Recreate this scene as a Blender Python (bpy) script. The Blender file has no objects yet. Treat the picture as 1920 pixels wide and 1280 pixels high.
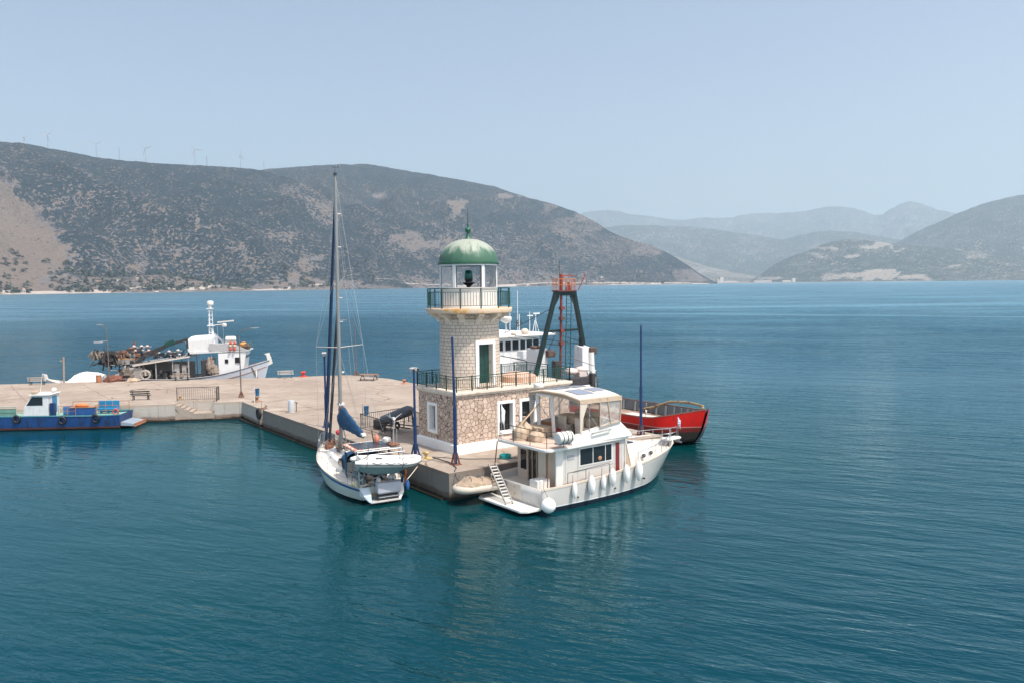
import bpy, bmesh, math, random
from mathutils import Vector, Matrix, noise as mn
random.seed(7)
S = bpy.context.scene
COL = S.collection
PI = math.pi
R_ = math.radians

# ---------------------------------------------------------------- mesh builder
class MB:
    def __init__(s):
        s.v = []; s.f = []; s.m = []; s.mi = 0
    def add(s, vs, fs):
        o = len(s.v)
        s.v += [tuple(v) for v in vs]
        for f in fs:
            s.f.append([o + i for i in f]); s.m.append(s.mi)
        return s
    def box(s, x0, x1, y0, y1, z0, z1):
        return s.add([(x0,y0,z0),(x1,y0,z0),(x1,y1,z0),(x0,y1,z0),(x0,y0,z1),(x1,y0,z1),(x1,y1,z1),(x0,y1,z1)],
                     [(0,3,2,1),(4,5,6,7),(0,1,5,4),(1,2,6,5),(2,3,7,6),(3,0,4,7)])
    def obox(s, c, size, rz=0, ry=0, rx=0):
        M = Matrix.Translation(c) @ Matrix.Rotation(rz,4,'Z') @ Matrix.Rotation(ry,4,'Y') @ Matrix.Rotation(rx,4,'X')
        a,b,d = [q/2 for q in size]
        vs = [M @ Vector(p) for p in [(-a,-b,-d),(a,-b,-d),(a,b,-d),(-a,b,-d),(-a,-b,d),(a,-b,d),(a,b,d),(-a,b,d)]]
        return s.add(vs, [(0,3,2,1),(4,5,6,7),(0,1,5,4),(1,2,6,5),(2,3,7,6),(3,0,4,7)])
    def bar(s, p0, p1, w, h=None, up=(0,0,1)):
        h = h or w
        p0=Vector(p0);p1=Vector(p1); d=(p1-p0).normalized(); u=Vector(up)
        if abs(d.dot(u))>.98: u=Vector((1,0,0))
        x=d.cross(u).normalized(); y=x.cross(d).normalized()
        vs=[]
        for p in (p0,p1):
            for a,b in ((-1,-1),(1,-1),(1,1),(-1,1)): vs.append(p+x*a*w/2+y*b*h/2)
        return s.add(vs,[(0,3,2,1),(4,5,6,7),(0,1,5,4),(1,2,6,5),(2,3,7,6),(3,0,4,7)])
    def loft(s, rings, closed=True, cap0=True, cap1=True):
        n=len(rings[0]); vs=[p for r in rings for p in r]; fs=[]
        for i in range(len(rings)-1):
            for j in range(n if closed else n-1):
                k=(j+1)%n
                fs.append((i*n+j,i*n+k,(i+1)*n+k,(i+1)*n+j))
        if cap0: fs.append(tuple(range(n))[::-1])
        if cap1: fs.append(tuple((len(rings)-1)*n+i for i in range(n)))
        return s.add(vs,fs)
    def tube(s, pts, r, n=8, cap=True):
        pts=[Vector(p) for p in pts]; rs = r if isinstance(r,(list,tuple)) else [r]*len(pts)
        rings=[]; x=None
        for i,p in enumerate(pts):
            d=((pts[min(i+1,len(pts)-1)]-pts[max(i-1,0)])).normalized()
            if x is None:
                u=Vector((0,0,1)) if abs(d.z)<.95 else Vector((1,0,0))
                x=d.cross(u).normalized()
            else:
                x=(x-d*x.dot(d)).normalized()
            y=d.cross(x)
            rings.append([p+(x*math.cos(2*PI*k/n)+y*math.sin(2*PI*k/n))*rs[i] for k in range(n)])
        return s.loft(rings,True,cap,cap)
    def lathe(s, prof, c=(0,0,0), n=24, a0=0, a1=2*PI):
        full=abs(a1-a0-2*PI)<1e-6
        rings=[]
        for r,z in prof:
            rings.append([(c[0]+r*math.cos(a0+(a1-a0)*k/n),c[1]+r*math.sin(a0+(a1-a0)*k/n),c[2]+z) for k in range(n if full else n+1)])
        return s.loft(rings,full,prof[0][0]>1e-4,prof[-1][0]>1e-4)
    def prism(s, poly, z0, z1):
        n=len(poly)
        vs=[(p[0],p[1],z0) for p in poly]+[(p[0],p[1],z1) for p in poly]
        fs=[tuple(range(n))[::-1],tuple(range(n,2*n))]+[(i,(i+1)%n,n+(i+1)%n,n+i) for i in range(n)]
        return s.add(vs,fs)
    def ell(s, c, r, n=12, m=8, rz=0):
        rings=[]
        M=Matrix.Rotation(rz,3,'Z')
        for i in range(m+1):
            t=-PI/2+PI*i/m
            q=max(math.cos(t),.002)
            rings.append([Vector(c)+M@Vector((r[0]*q*math.cos(2*PI*k/n),r[1]*q*math.sin(2*PI*k/n),r[2]*math.sin(t))) for k in range(n)])
        return s.loft(rings)
    def torus(s, c, R, r, n=20, m=8, M=None):
        M=M or Matrix.Identity(3); vs=[];fs=[]
        for i in range(n):
            for j in range(m):
                a=2*PI*i/n;b=2*PI*j/m
                vs.append(Vector(c)+M@Vector(((R+r*math.cos(b))*math.cos(a),(R+r*math.cos(b))*math.sin(a),r*math.sin(b))))
                fs.append((i*m+j,((i+1)%n)*m+j,((i+1)%n)*m+(j+1)%m,i*m+(j+1)%m))
        return s.add(vs,fs)
    def quad(s,a,b,c,d): return s.add([a,b,c,d],[(0,1,2,3)])
    def build(s, name, mat, parent=None, smooth=None, bevel=0, solid=0, sub=0):
        me=bpy.data.meshes.new(name)
        me.from_pydata(s.v,[],s.f)
        mats = mat if isinstance(mat,(list,tuple)) else [mat]
        for m in mats: me.materials.append(m)
        if len(mats)>1: me.polygons.foreach_set('material_index',s.m)
        me.validate(); me.update()
        bm=bmesh.new(); bm.from_mesh(me); bmesh.ops.recalc_face_normals(bm,faces=bm.faces); bm.to_mesh(me); bm.free()
        o=bpy.data.objects.new(name,me); COL.objects.link(o)
        if parent is not None: o.parent=parent
        if solid:
            q=o.modifiers.new('thickness','SOLIDIFY'); q.thickness=solid; q.offset=0
        if bevel:
            q=o.modifiers.new('bevel','BEVEL'); q.width=bevel; q.segments=2; q.limit_method='ANGLE'; q.angle_limit=R_(40)
        if sub:
            q=o.modifiers.new('sub','SUBSURF'); q.levels=sub; q.render_levels=sub
        if smooth is not None:
            me.polygons.foreach_set('use_smooth',[True]*len(me.polygons))
            if smooth<180: me.set_sharp_from_angle(angle=R_(smooth))
        return o

def tag(o, label=None, cat=None, group=None, kind=None):
    if label: o['label']=label
    if cat: o['category']=cat
    if group: o['group']=group
    if kind: o['kind']=kind
    return o
def thing(name, label, cat, loc=(0,0,0), rz=0, group=None):
    o=bpy.data.objects.new(name,None); COL.objects.link(o)
    o.location=loc; o.rotation_euler=(0,0,rz); o.empty_display_size=.3
    return tag(o,label,cat,group)
def dup(root, loc, rz=0, label=None, scale=None):
    def cp(o,par):
        c=o.copy(); COL.objects.link(c)
        if par is not None: c.parent=par
        for ch in list(o.children): cp(ch,c)
        return c
    r=cp(root,None); r.location=loc; r.rotation_euler=(0,0,rz)
    if label: r['label']=label
    if scale: r.scale=(scale,)*3
    return r

# ---------------------------------------------------------------- materials
class NT:
    def __init__(s,name):
        s.mat=bpy.data.materials.new(name); s.mat.use_nodes=True
        s.t=s.mat.node_tree; s.b=s.t.nodes['Principled BSDF']; s.out=s.t.nodes['Material Output']
    def n(s,ty,**kw):
        q=s.t.nodes.new(ty)
        for k,v in kw.items():
            if k in q.inputs: q.inputs[k].default_value=v
            else: setattr(q,k,v)
        return q
    def l(s,a,b): s.t.links.new(a,b); return s
    def pos(s): return s.n('ShaderNodeNewGeometry').outputs['Position']
    def noise(s,vec,scale,detail=3,rough=.55,dist=0):
        q=s.n('ShaderNodeTexNoise'); q.inputs['Scale'].default_value=scale; q.inputs['Detail'].default_value=detail
        q.inputs['Roughness'].default_value=rough; q.inputs['Distortion'].default_value=dist
        s.l(vec,q.inputs['Vector']); return q.outputs['Fac']
    def mapr(s,val,a,b,c=0,d=1,smooth=True):
        q=s.n('ShaderNodeMapRange'); q.interpolation_type='SMOOTHSTEP' if smooth else 'LINEAR'
        s.l(val,q.inputs[0])
        for i,x in enumerate((a,b,c,d)): q.inputs[1+i].default_value=x
        return q.outputs[0]
    def mix(s,fac,a,b,mode='MIX'):
        q=s.n('ShaderNodeMix'); q.data_type='RGBA'; q.blend_type=mode
        ins=[i for i in q.inputs if i.enabled or i.type=='RGBA']
        F=q.inputs[0]; Aq=q.inputs[6]; Bq=q.inputs[7]
        for sock,val in ((F,fac),(Aq,a),(Bq,b)):
            if isinstance(val,bpy.types.NodeSocket): s.l(val,sock)
            elif isinstance(val,(int,float)): sock.default_value=val
            else: sock.default_value=(*val[:3],1)
        return q.outputs[2]
    def math(s,op,a,b=0,c=0):
        q=s.n('ShaderNodeMath'); q.operation=op
        for i,v in enumerate((a,b,c)):
            if isinstance(v,bpy.types.NodeSocket): s.l(v,q.inputs[i])
            else: q.inputs[i].default_value=v
        return q.outputs[0]
    def vmul(s,vec,k):
        q=s.n('ShaderNodeMapping'); q.inputs['Scale'].default_value=k; s.l(vec,q.inputs['Vector']); return q.outputs[0]
    def bump(s,h,strength=.3,dist=.05,normal=None):
        q=s.n('ShaderNodeBump'); q.inputs['Strength'].default_value=strength; q.inputs['Distance'].default_value=dist
        s.l(h,q.inputs['Height'])
        if normal: s.l(normal,q.inputs['Normal'])
        s.l(q.outputs[0],s.b.inputs['Normal']); return q.outputs[0]
    def base(s,c):
        if isinstance(c,bpy.types.NodeSocket): s.l(c,s.b.inputs['Base Color'])
        else: s.b.inputs['Base Color'].default_value=(*c,1)
        return s
    def set(s,rough=.5,metal=0,spec=.5):
        s.b.inputs['Roughness'].default_value=rough; s.b.inputs['Metallic'].default_value=metal
        s.b.inputs['Specular IOR Level'].default_value=spec; return s

def sc(c,k): return tuple(min(1,x*k) for x in c)
def mk(name,c,rough=.5,metal=0,var=.12,vs=2.5,stain=None,sa=(.58,.72),ss=1.2,streak=False,bump=0,bs=20,spec=.5):
    t=NT(name); p=t.pos()
    col=t.mix(t.noise(p,vs,4),sc(c,1-var*1.6),sc(c,1+var))
    if stain:
        pv=t.vmul(p,(1,1,.18)) if streak else p
        m=t.mapr(t.noise(pv,ss*(3 if streak else 1),5,.65),sa[0],sa[1])
        col=t.mix(m,col,stain)
    t.base(col); t.set(rough,metal,spec)
    if bump: t.bump(t.noise(p,bs,3),bump,.02)
    return t.mat

W_ = {}
W_['white']  = mk('white_gelcoat',(.70,.67,.63),.28,var=.05,stain=(.62,.58,.50),sa=(.60,.85),ss=1.0,streak=True)
W_['cream']  = mk('cream_gelcoat',(.66,.56,.46),.35,var=.05,stain=(.6,.52,.43),sa=(.55,.85),streak=True)
W_['white2'] = mk('painted_white_steel',(.74,.75,.75),.4,var=.06,stain=(.40,.25,.15),sa=(.66,.80),ss=1.1,streak=True)
W_['plast']  = mk('white_plaster',(.80,.79,.77),.7,var=.05,stain=(.60,.57,.53),sa=(.6,.85),ss=1.5)
W_['steel']  = mk('stainless_steel',(.62,.63,.65),.25,metal=.9,var=.05)
W_['alu']    = mk('mast_aluminium',(.30,.29,.28),.38,metal=.35,var=.08)
W_['black']  = mk('black_rubber',(.018,.018,.02),.6,var=.2)
W_['dark']   = mk('dark_iron',(.035,.032,.032),.5,var=.25,stain=(.09,.05,.03),ss=4)
W_['glass']  = mk('dark_window_glass',(.015,.02,.025),.06,var=.2)
W_['blue']   = mk('blue_post_paint',(.007,.032,.115),.38,var=.15,stain=(.03,.05,.10),ss=2)
W_['blue_f'] = mk('blue_canvas',(.009,.06,.14),.85,var=.3,vs=3,bump=.6,bs=5)
W_['green']  = mk('dark_green_paint',(.008,.055,.045),.4,var=.2)
W_['teak']   = mk('teak',(.42,.29,.19),.6,var=.25,vs=5)
W_['wood']   = mk('varnished_wood',(.36,.17,.08),.5,var=.25,vs=6)
W_['wood_g'] = mk('weathered_slats',(.42,.34,.28),.7,var=.25,vs=6)
W_['canvas'] = mk('beige_canvas',(.44,.34,.25),.9,var=.12,vs=4,bump=.7,bs=4)
W_['grey']   = mk('grey_paint',(.36,.36,.37),.5,var=.12)
W_['grey_d'] = mk('dark_grey_rubber',(.09,.10,.115),.6,var=.15)
W_['rust']   = mk('rusty_iron',(.22,.09,.05),.8,var=.4,vs=8)
W_['red']    = mk('red_fender_plastic',(.55,.06,.03),.5,var=.1)
W_['orange'] = mk('orange_paint',(.62,.16,.05),.5,var=.2,vs=4)
W_['solar']  = mk('solar_panel',(.05,.055,.07),.3,var=.2)
W_['solarl'] = mk('pale_solar_panel',(.22,.25,.31),.3,var=.15)
W_['hyp']    = mk('pale_grey_hypalon',(.66,.64,.61),.55,var=.05)
W_['hyp_b']  = mk('grey_grp_bottom',(.20,.29,.30),.45,var=.08)
W_['fender'] = mk('white_vinyl',(.84,.83,.81),.35,var=.03,stain=(.6,.57,.52),sa=(.62,.9),ss=3)
W_['turq']   = mk('turquoise_hose',(.02,.32,.32),.4,var=.1)
W_['rope']   = mk('pale_rope',(.55,.50,.42),.9,var=.15)
W_['rope_d'] = mk('dark_rope',(.05,.055,.07),.9,var=.2)
W_['seatb']  = mk('blue_seat_plastic',(.02,.19,.36),.4,var=.1)
W_['net']    = mk('fishing_net_heap',(.15,.125,.105),.95,var=.6,vs=6,bump=1,bs=8)
W_['net_d']  = mk('dark_net',(.05,.05,.055),.95,var=.6,vs=6,bump=1,bs=8)
W_['yell']   = mk('yellow_rope_coil',(.55,.40,.16),.8,var=.2,vs=12)
# ---------------------------------------------------------------- camera
CAM=Vector((-25.1703,-40.3912,13.0))
RV=Vector((.80228,-.59684,-.011315)); UV=Vector((.051725,.050621,.997378)); FV=Vector((.5947,.80076,-.071483))
cd=bpy.data.cameras.new('camera'); cam=bpy.data.objects.new('camera',cd); COL.objects.link(cam)
M=Matrix((( RV.x,UV.x,-FV.x,CAM.x),(RV.y,UV.y,-FV.y,CAM.y),(RV.z,UV.z,-FV.z,CAM.z),(0,0,0,1)))
cam.matrix_world=M; cd.sensor_width=36; cd.lens=28.125; cd.clip_start=.5; cd.clip_end=60000
S.camera=cam
def far(px,py,D):
    "a point D metres away (measured flat) in the bearing of column px, at the height row py asks for"
    d=FV+RV*((px-960)/1500)-UV*((py-640)/1500)
    h=math.hypot(d.x,d.y); return CAM+d*(D/h)
# ---------------------------------------------------------------- light
HAZE=6.8e-5
SUN_EL=R_(62)
sdir=Vector((.80,-.60,0)); 
# camera-right / behind, in this frame
fh=Vector((FV.x,FV.y,0)).normalized(); rh=Vector((RV.x,RV.y,0)).normalized()
sd=(rh*.76-fh*.65).normalized()
sun_vec=Vector((sd.x*math.cos(SUN_EL),sd.y*math.cos(SUN_EL),math.sin(SUN_EL)))
sl=bpy.data.lights.new('sun','SUN'); sl.energy=4.2; sl.angle=R_(.53); sl.color=(1,.93,.84)
so=bpy.data.objects.new('sun',sl); COL.objects.link(so); so.rotation_euler=(-sun_vec).to_track_quat('-Z','Y').to_euler(); so.location=(0,0,60)
wd=bpy.data.worlds.new('World'); S.world=wd; wd.use_nodes=True
wt=wd.node_tree; bg=wt.nodes['Background']; sky=wt.nodes.new('ShaderNodeTexSky'); sky.sky_type='NISHITA'
sky.sun_disc=False; sky.sun_elevation=SUN_EL; sky.sun_rotation=math.atan2(sun_vec.x,sun_vec.y)
sky.air_density=1.0; sky.dust_density=4.2; sky.ozone_density=1.0; sky.altitude=0
hs=wt.nodes.new('ShaderNodeHueSaturation'); hs.inputs['Saturation'].default_value=.84; hs.inputs['Value'].default_value=1.0; wt.links.new(sky.outputs[0],hs.inputs['Color']); wt.links.new(hs.outputs[0],bg.inputs[0]); bg.inputs[1].default_value=.148
S.view_settings.view_transform='Standard'; S.view_settings.look='None'; S.view_settings.exposure=.37; S.view_settings.gamma=1
S.render.engine='CYCLES'; S.cycles.use_denoising=True; S.cycles.max_bounces=8; S.cycles.volume_bounces=1
S.cycles.transparent_max_bounces=16; S.cycles.sample_clamp_indirect=6
# ---------------------------------------------------------------- water
WAKE=((224.75,188.09),(274.52,73.12))
def water():
    t=NT('sea_water'); p=t.pos()
    t.set(.045,0,.26); t.b.inputs['IOR'].default_value=1.333
    # body colour: blue-green, greener over the shallow bottom by the quay
    ln=t.n('ShaderNodeVectorMath',operation='DISTANCE'); t.l(p,ln.inputs[0]); ln.inputs[1].default_value=(6,8,0)
    shallow=t.mapr(ln.outputs['Value'],8,75,1,0)
    big=t.noise(t.vmul(p,(.02,.02,.02)),1.0,3)
    c=t.mix(shallow,(.0001,.042,.082),(.0001,.034,.036))
    c=t.mix(t.mapr(big,.35,.7,0,.5),c,(.0001,.024,.042))
    rot=t.n('ShaderNodeMapping'); rot.inputs['Rotation'].default_value=(0,0,R_(60)); t.l(p,rot.inputs['Vector']); q=rot.outputs[0]
    # wind patches vary the chop
    patch=t.mapr(t.noise(t.vmul(q,(.012,.03,.02)),1.0,2),.3,.7,.65,1.2)
    h1=t.noise(t.vmul(q,(.10,.36,.2)),1,3,.55,.5)         # swell 3-6 m
    h2=t.noise(t.vmul(q,(.42,1.35,1)),1,3,.55,.5)         # chop 1 m
    h3=t.noise(t.vmul(q,(1.9,4.8,3)),1,2,.5,.3)          # ripples
    s=t.math('MULTIPLY',h1,.85)
    s=t.math('MULTIPLY',s,t.mapr(ln.outputs['Value'],45,140,1,2.6))
    s=t.math('MULTIPLY_ADD',h2,.42,s)
    s=t.math('MULTIPLY_ADD',h3,.10,s)
    r2=t.n('ShaderNodeMapping'); r2.inputs['Rotation'].default_value=(0,0,R_(36)); t.l(p,r2.inputs['Vector'])
    slick=t.mapr(t.noise(t.vmul(r2.outputs[0],(.0022,.022,.01)),1.0,4,.6,.4),.50,.68,1,.35)
    patch=t.math('MULTIPLY',patch,slick)
    s=t.math('MULTIPLY',s,patch)
    # wind-roughened open water; the basin by the quay is sheltered
    rgh=t.mapr(ln.outputs['Value'],60,420,.04,.27,False)
    calm=t.n('ShaderNodeVectorMath',operation='DISTANCE'); t.l(p,calm.inputs[0]); calm.inputs[1].default_value=(-22,22,0)
    s=t.math('MULTIPLY',s,t.mapr(calm.outputs['Value'],12,46,.26,1))
    lee=t.n('ShaderNodeVectorMath',operation='DISTANCE'); t.l(p,lee.inputs[0]); lee.inputs[1].default_value=(3,-5,0)
    s=t.math('MULTIPLY',s,t.mapr(lee.outputs['Value'],7,26,.42,1))
    # an old boat wake: one long smooth band on the open bay
    sp=t.n('ShaderNodeSeparateXYZ'); t.l(p,sp.inputs[0])
    (wx0,wy0),(wx1,wy1)=WAKE; wl=math.hypot(wx1-wx0,wy1-wy0); nx,ny=(wy0-wy1)/wl,(wx1-wx0)/wl
    wd_=t.math('ADD',t.math('MULTIPLY',sp.outputs['X'],nx),t.math('MULTIPLY',sp.outputs['Y'],ny)); wd_=t.math('ABSOLUTE',t.math('SUBTRACT',t.math('ADD',wd_,t.math('MULTIPLY',t.math('SUBTRACT',t.noise(p,.012,3),.5),14)),nx*wx0+ny*wy0))
    s=t.math('MULTIPLY',s,t.mapr(wd_,2,9,.25,1))
    bn=t.n('ShaderNodeBump'); bn.inputs['Strength'].default_value=1; bn.inputs['Distance'].default_value=.42; t.l(s,bn.inputs['Height'])
    fr=t.n('ShaderNodeFresnel'); fr.inputs['IOR'].default_value=1.333; t.l(bn.outputs[0],fr.inputs['Normal'])
    df=t.n('ShaderNodeBsdfDiffuse'); t.l(c,df.inputs['Color'])
    gl=t.n('ShaderNodeBsdfGlossy'); gl.inputs['Color'].default_value=(.66,.93,1,1); t.l(bn.outputs[0],gl.inputs['Normal']); t.l(rgh,gl.inputs['Roughness'])
    mx=t.n('ShaderNodeMixShader'); t.l(t.math('MULTIPLY',fr.outputs[0],.93),mx.inputs[0]); t.l(df.outputs[0],mx.inputs[1]); t.l(gl.outputs[0],mx.inputs[2])
    t.t.nodes.remove(t.b); t.l(mx.outputs[0],t.out.inputs['Surface'])
    return t.mat
mb=MB(); n=64
ringr=[0,60,200,600,2000,6000,18000,25500]
c0=(0,0)
mb.add([(0,0,0)]+[(r*math.cos(2*PI*k/n),r*math.sin(2*PI*k/n),0) for r in ringr[1:] for k in range(n)],
  [(0,1+k,1+(k+1)%n) for k in range(n)]+[(1+i*n+k,1+(i+1)*n+k,1+(i+1)*n+(k+1)%n,1+i*n+(k+1)%n) for i in range(len(ringr)-2) for k in range(n)])
tag(mb.build('sea',water()),'blue green rippled sea filling the bay','sea',kind='structure')

# ---------------------------------------------------------------- hills
def hill_mat(name,veg,soil,rock,scale=1.0):
    t=NT(name); p=t.pos(); t.set(.95,0,.1)
    at=t.n('ShaderNodeAttribute'); at.attribute_name='bare'; bare=at.outputs['Fac']
    fine=t.noise(p,.080*scale,3,.70); mid=t.noise(p,.014*scale,4,.62); lar=t.noise(p,.0022*scale,4,.6)
    # how open the scrub is: the mapped clearings plus drifting patches
    m=t.math('MULTIPLY_ADD',mid,.55,t.math('MULTIPLY',bare,.46))
    m=t.math('MULTIPLY_ADD',lar,.35,m)
    m=t.math('MULTIPLY_ADD',fine,1.6,m)
    cover=t.mapr(m,1.40,1.50,0,.85)
    ground=t.mix(t.mapr(t.noise(p,.03*scale,3),.4,.65),soil,rock)
    tan=t.mapr(bare,.75,1.0)
    ground=t.mix(tan,ground,soil)
    vg=t.mix(t.mapr(t.noise(p,.16*scale,3,.7),.35,.65),sc(veg,.55),sc(veg,1.35))
    t.base(t.mix(cover,vg,ground)); t.bump(t.math('ADD',t.noise(p,.02*scale,5,.65),t.math('MULTIPLY',fine,.35)),1.0,22/scale)
    return t.mat
def lerp_pts(pts,x):
    if x<=pts[0][0]: return pts[0][1]
    for (x0,y0),(x1,y1) in zip(pts,pts[1:]):
        if x<=x1: 
            u=(x-x0)/(x1-x0); return y0+(y1-y0)*u
    return pts[-1][1]
from mathutils.bvhtree import BVHTree
BVH=[]
def ground(x,y):
    z=None
    for b in BVH:
        h=b.ray_cast(Vector((x,y,4000)),Vector((0,0,-1)))
        if h[0] is not None and (z is None or h[0].z>z): z=h[0].z
    return z if z is not None else .5
def hill(name,label,crest,Dc,Ds,mat,step=6,rows=46,gully=.10,seed=0,bare_fn=None,base=0.,prof=1.15,fine=.3):
    "a heightfield hillside: shore at Ds, crest at Dc (both may vary along it), falling away behind"
    xs=[]; x=crest[0][0]
    while x<crest[-1][0]: xs.append(x); x+=step
    xs.append(crest[-1][0])
    V=[];F=[];Bv=[]
    for x in xs:
        dc=lerp_pts(Dc,x) if isinstance(Dc,list) else Dc; ds=lerp_pts(Ds,x) if isinstance(Ds,list) else Ds
        py=lerp_pts(crest,x); top=far(x,py,dc); jag=mn.noise((x*.06,seed,0))*1.2+mn.noise((x*.2,seed,4))*.6
        ztop=top.z+jag*dc/1500
        for j in range(rows+1):
            t=j/rows*1.35
            D=ds+(dc-ds)*t; q=far(x,py,D)
            if t<=1: h=base+(ztop-base)*(t**prof*(1.0-.0*t))
            else: h=ztop-(ztop*.9)*((t-1)/.35)**1.5
            if 0<t<1:
                w=math.sin(PI*t)**.8
                px_=q.x*.0016;py_=q.y*.0016
                rid=1-abs(mn.noise((px_*1.3+seed,py_*1.3,.3)))*2
                g=(rid-.5)*gully+mn.fractal((q.x*.004+seed,q.y*.004,0),1,2,4)*gully*fine
                h+=w*g*ztop
            h=max(h,-2 if t==0 else .6*t*10)
            if t==0: h=-3
            V.append((q.x,q.y,h))
            yy=py+(1-t)*0
            Bv.append((x,t))
    m=rows+1
    for i in range(len(xs)-1):
        for j in range(rows): F.append((i*m+j,(i+1)*m+j,(i+1)*m+j+1,i*m+j+1))
    BVH.append(BVHTree.FromPolygons([Vector(v) for v in V],F))
    mb=MB(); mb.add(V,F); o=mb.build(name,mat,smooth=180)
    at=o.data.attributes.new('bare','FLOAT','POINT')
    if bare_fn:
        vals=[]
        for (x,t),v in zip(Bv,V):
            d=Vector(v)-CAM; z=d.dot(FV); px=960+1500*d.dot(RV)/z; py=640-1500*d.dot(UV)/z
            vals.append(bare_fn(px,py,t))
        at.data.foreach_set('value',vals)
    tag(o,label,'hill',kind='structure'); return o
def blob(px,py,cx,cy,rx,ry):
    k=1.1*min(rx,26); px+=k*mn.noise((px*.035,py*.06,2.1))+.5*k*mn.noise((px*.1,py*.16,4)); py+=.35*k*mn.noise((px*.035,py*.06,7.7))
    d=((px-cx)/rx)**2+((py-cy)/ry)**2; return max(0,1-d)
VEG=(.013,.024,.032); SOIL=(.19,.148,.122); ROCK=(.165,.15,.155)
m_near=hill_mat('scrub_hillside',VEG,SOIL,ROCK,1.0)
def bareA(px,py,t):
    v=0
    # pale open slope at the left foot of the hill
    edge=lerp_pts([(270,-40),(330,20),(385,75),(440,128),(480,150),(505,140),(525,110)],py)
    if py>300: v=max(v,min(1,max(0,(edge-px+mn.noise((px*.05,py*.05,0))*30)/28))*1.0)
    v=max(v,.55*blob(px,py,140,375,60,22)*(1 if mn.noise((px*.08,py*.08,2))>-.1 else .3))
    v=max(v,.04+.14*(1-t))
    if t<.10: v=max(v,.55+.35*mn.noise((px*.03,py*.1,5)))
    if t<.07 and 330<px<640: v=max(v,.85)
    for b in ((615,395,25,30,.55),(590,360,60,40,.35),(300,393,14,5,.8),(372,414,10,4,.7),(260,505,18,14,.8),(440,465,30,12,.45),(530,440,25,10,.5),(605,480,25,6,.8),(580,500,30,18,.6),(250,480,110,45,.25),(400,490,150,40,.28)):
        v=max(v,b[4]*min(1,2*blob(px,py,*b[:4])))
    return v
def bareB(px,py,t):
    v=.10+.10*(1-t)
    if abs(px-857)<22-(py-377)*.75 and 376<py<404: v=.95
    for b in ((715,366,16,4,.8),(955,368,18,6,.9),(755,445,34,14,.8),(785,462,28,7,.9),(640,505,50,30,.4),(1030,390,22,10,.6),(1090,425,55,30,.5),(900,470,150,50,.3),(1190,455,18,8,.5),(1215,470,30,14,.6),(1290,520,30,12,.6),(990,520,200,14,.45),(640,520,130,18,.6),(1130,470,100,40,.35)):
        v=max(v,b[4]*min(1,2*blob(px,py,*b[:4])))
    if t<.06: v=max(v,.6+.4*mn.noise((px*.04,2,5)))
    return v
crestA=[(-160,256),(-60,260),(0,265),(60,272),(120,282),(180,294),(240,302),(300,306),(360,309),(420,312),(470,316),(500,321),(540,332),(580,350),(610,368),(640,395),(670,430),(700,465),(730,500),(760,530),(775,541)]
hill('hill','big dark scrub hillside with wind turbines along its ridge and a sandy foot',crestA,[(-160,4300),(400,4600),(600,4200),(775,3300)],[(-160,2350),(300,2550),(775,3200)],m_near,step=4,rows=90,gully=.25,seed=3,bare_fn=bareA,prof=1.1,fine=.32)
crestB=[(440,330),(495,317),(560,312),(620,308),(690,307),(740,316),(800,326),(870,338),(930,350),(960,361),(1000,373),(1040,383),(1080,398),(1110,412),(1140,432),(1165,444),(1195,453),(1225,462),(1250,473),(1275,488),(1300,505),(1325,521),(1345,531)]
hill('hill','broad grey green mountain with a pale triangular clearing behind the lighthouse',crestB,[(440,5600),(900,5600),(1345,5000)],[(440,2900),(700,3200),(1345,4600)],m_near,step=4,rows=90,gully=.22,seed=11,bare_fn=bareB,prof=1.1,fine=.3)
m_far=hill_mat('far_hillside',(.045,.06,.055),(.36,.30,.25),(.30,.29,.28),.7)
def bareD(px,py,t):
    v=.1
    for b in ((1640,461,35,5,.8),(1690,470,14,3,.7),(1530,478,30,5,.6),(1600,480,16,3,.8),(1800,468,14,3,.8),(1830,475,30,8,.4),(1790,498,20,4,.7),(1640,515,60,9,.9),(1720,520,30,7,.9),(1570,520,40,7,.6),(1440,523,30,6,.6),(1550,466,26,5,.6)):
        v=max(v,b[4]*min(1,2*blob(px,py,*b[:4])))
    return v
hill('hill','low dark headland with tan fields along its shore',[(1405,527),(1425,516),(1450,497),(1480,482),(1510,472),(1540,459),(1560,453),(1590,448),(1625,450),(1660,455),(1700,459),(1760,463),(1830,470),(1930,478),(2080,490)],7300,[(1405,5900),(2080,5600)],m_far,step=4,rows=60,gully=.10,seed=5,bare_fn=bareD)
hill('hill','tall bluish hill rising at the edge of the bay',[(1560,520),(1620,490),(1660,466),(1690,450),(1720,433),(1760,416),(1800,397),(1840,382),(1880,371),(1920,364),(1980,358),(2080,355)],9800,7600,m_far,step=5,rows=60,gully=.12,seed=9,bare_fn=lambda px,py,t:.1)
hill('hill','small pale rocky knoll at the tip of the point',[(1225,534),(1240,526),(1262,514),(1280,507),(1295,506),(1308,514),(1318,523),(1326,531)],4750,4550,m_near,step=3,rows=16,gully=.1,seed=2,bare_fn=lambda px,py,t:.75)
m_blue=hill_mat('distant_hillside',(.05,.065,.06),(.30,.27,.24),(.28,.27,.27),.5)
hill('hill','mid blue wooded slope closing the valley',[(1080,470),(1120,432),(1145,424),(1180,421),(1230,422),(1290,424),(1330,428),(1370,434),(1420,441),(1470,449),(1500,440),(1530,434),(1560,432),(1600,434),(1650,442),(1700,452),(1760,470)],11500,9000,m_blue,step=6,rows=40,gully=.12,seed=21,bare_fn=lambda px,py,t:.12)
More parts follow.
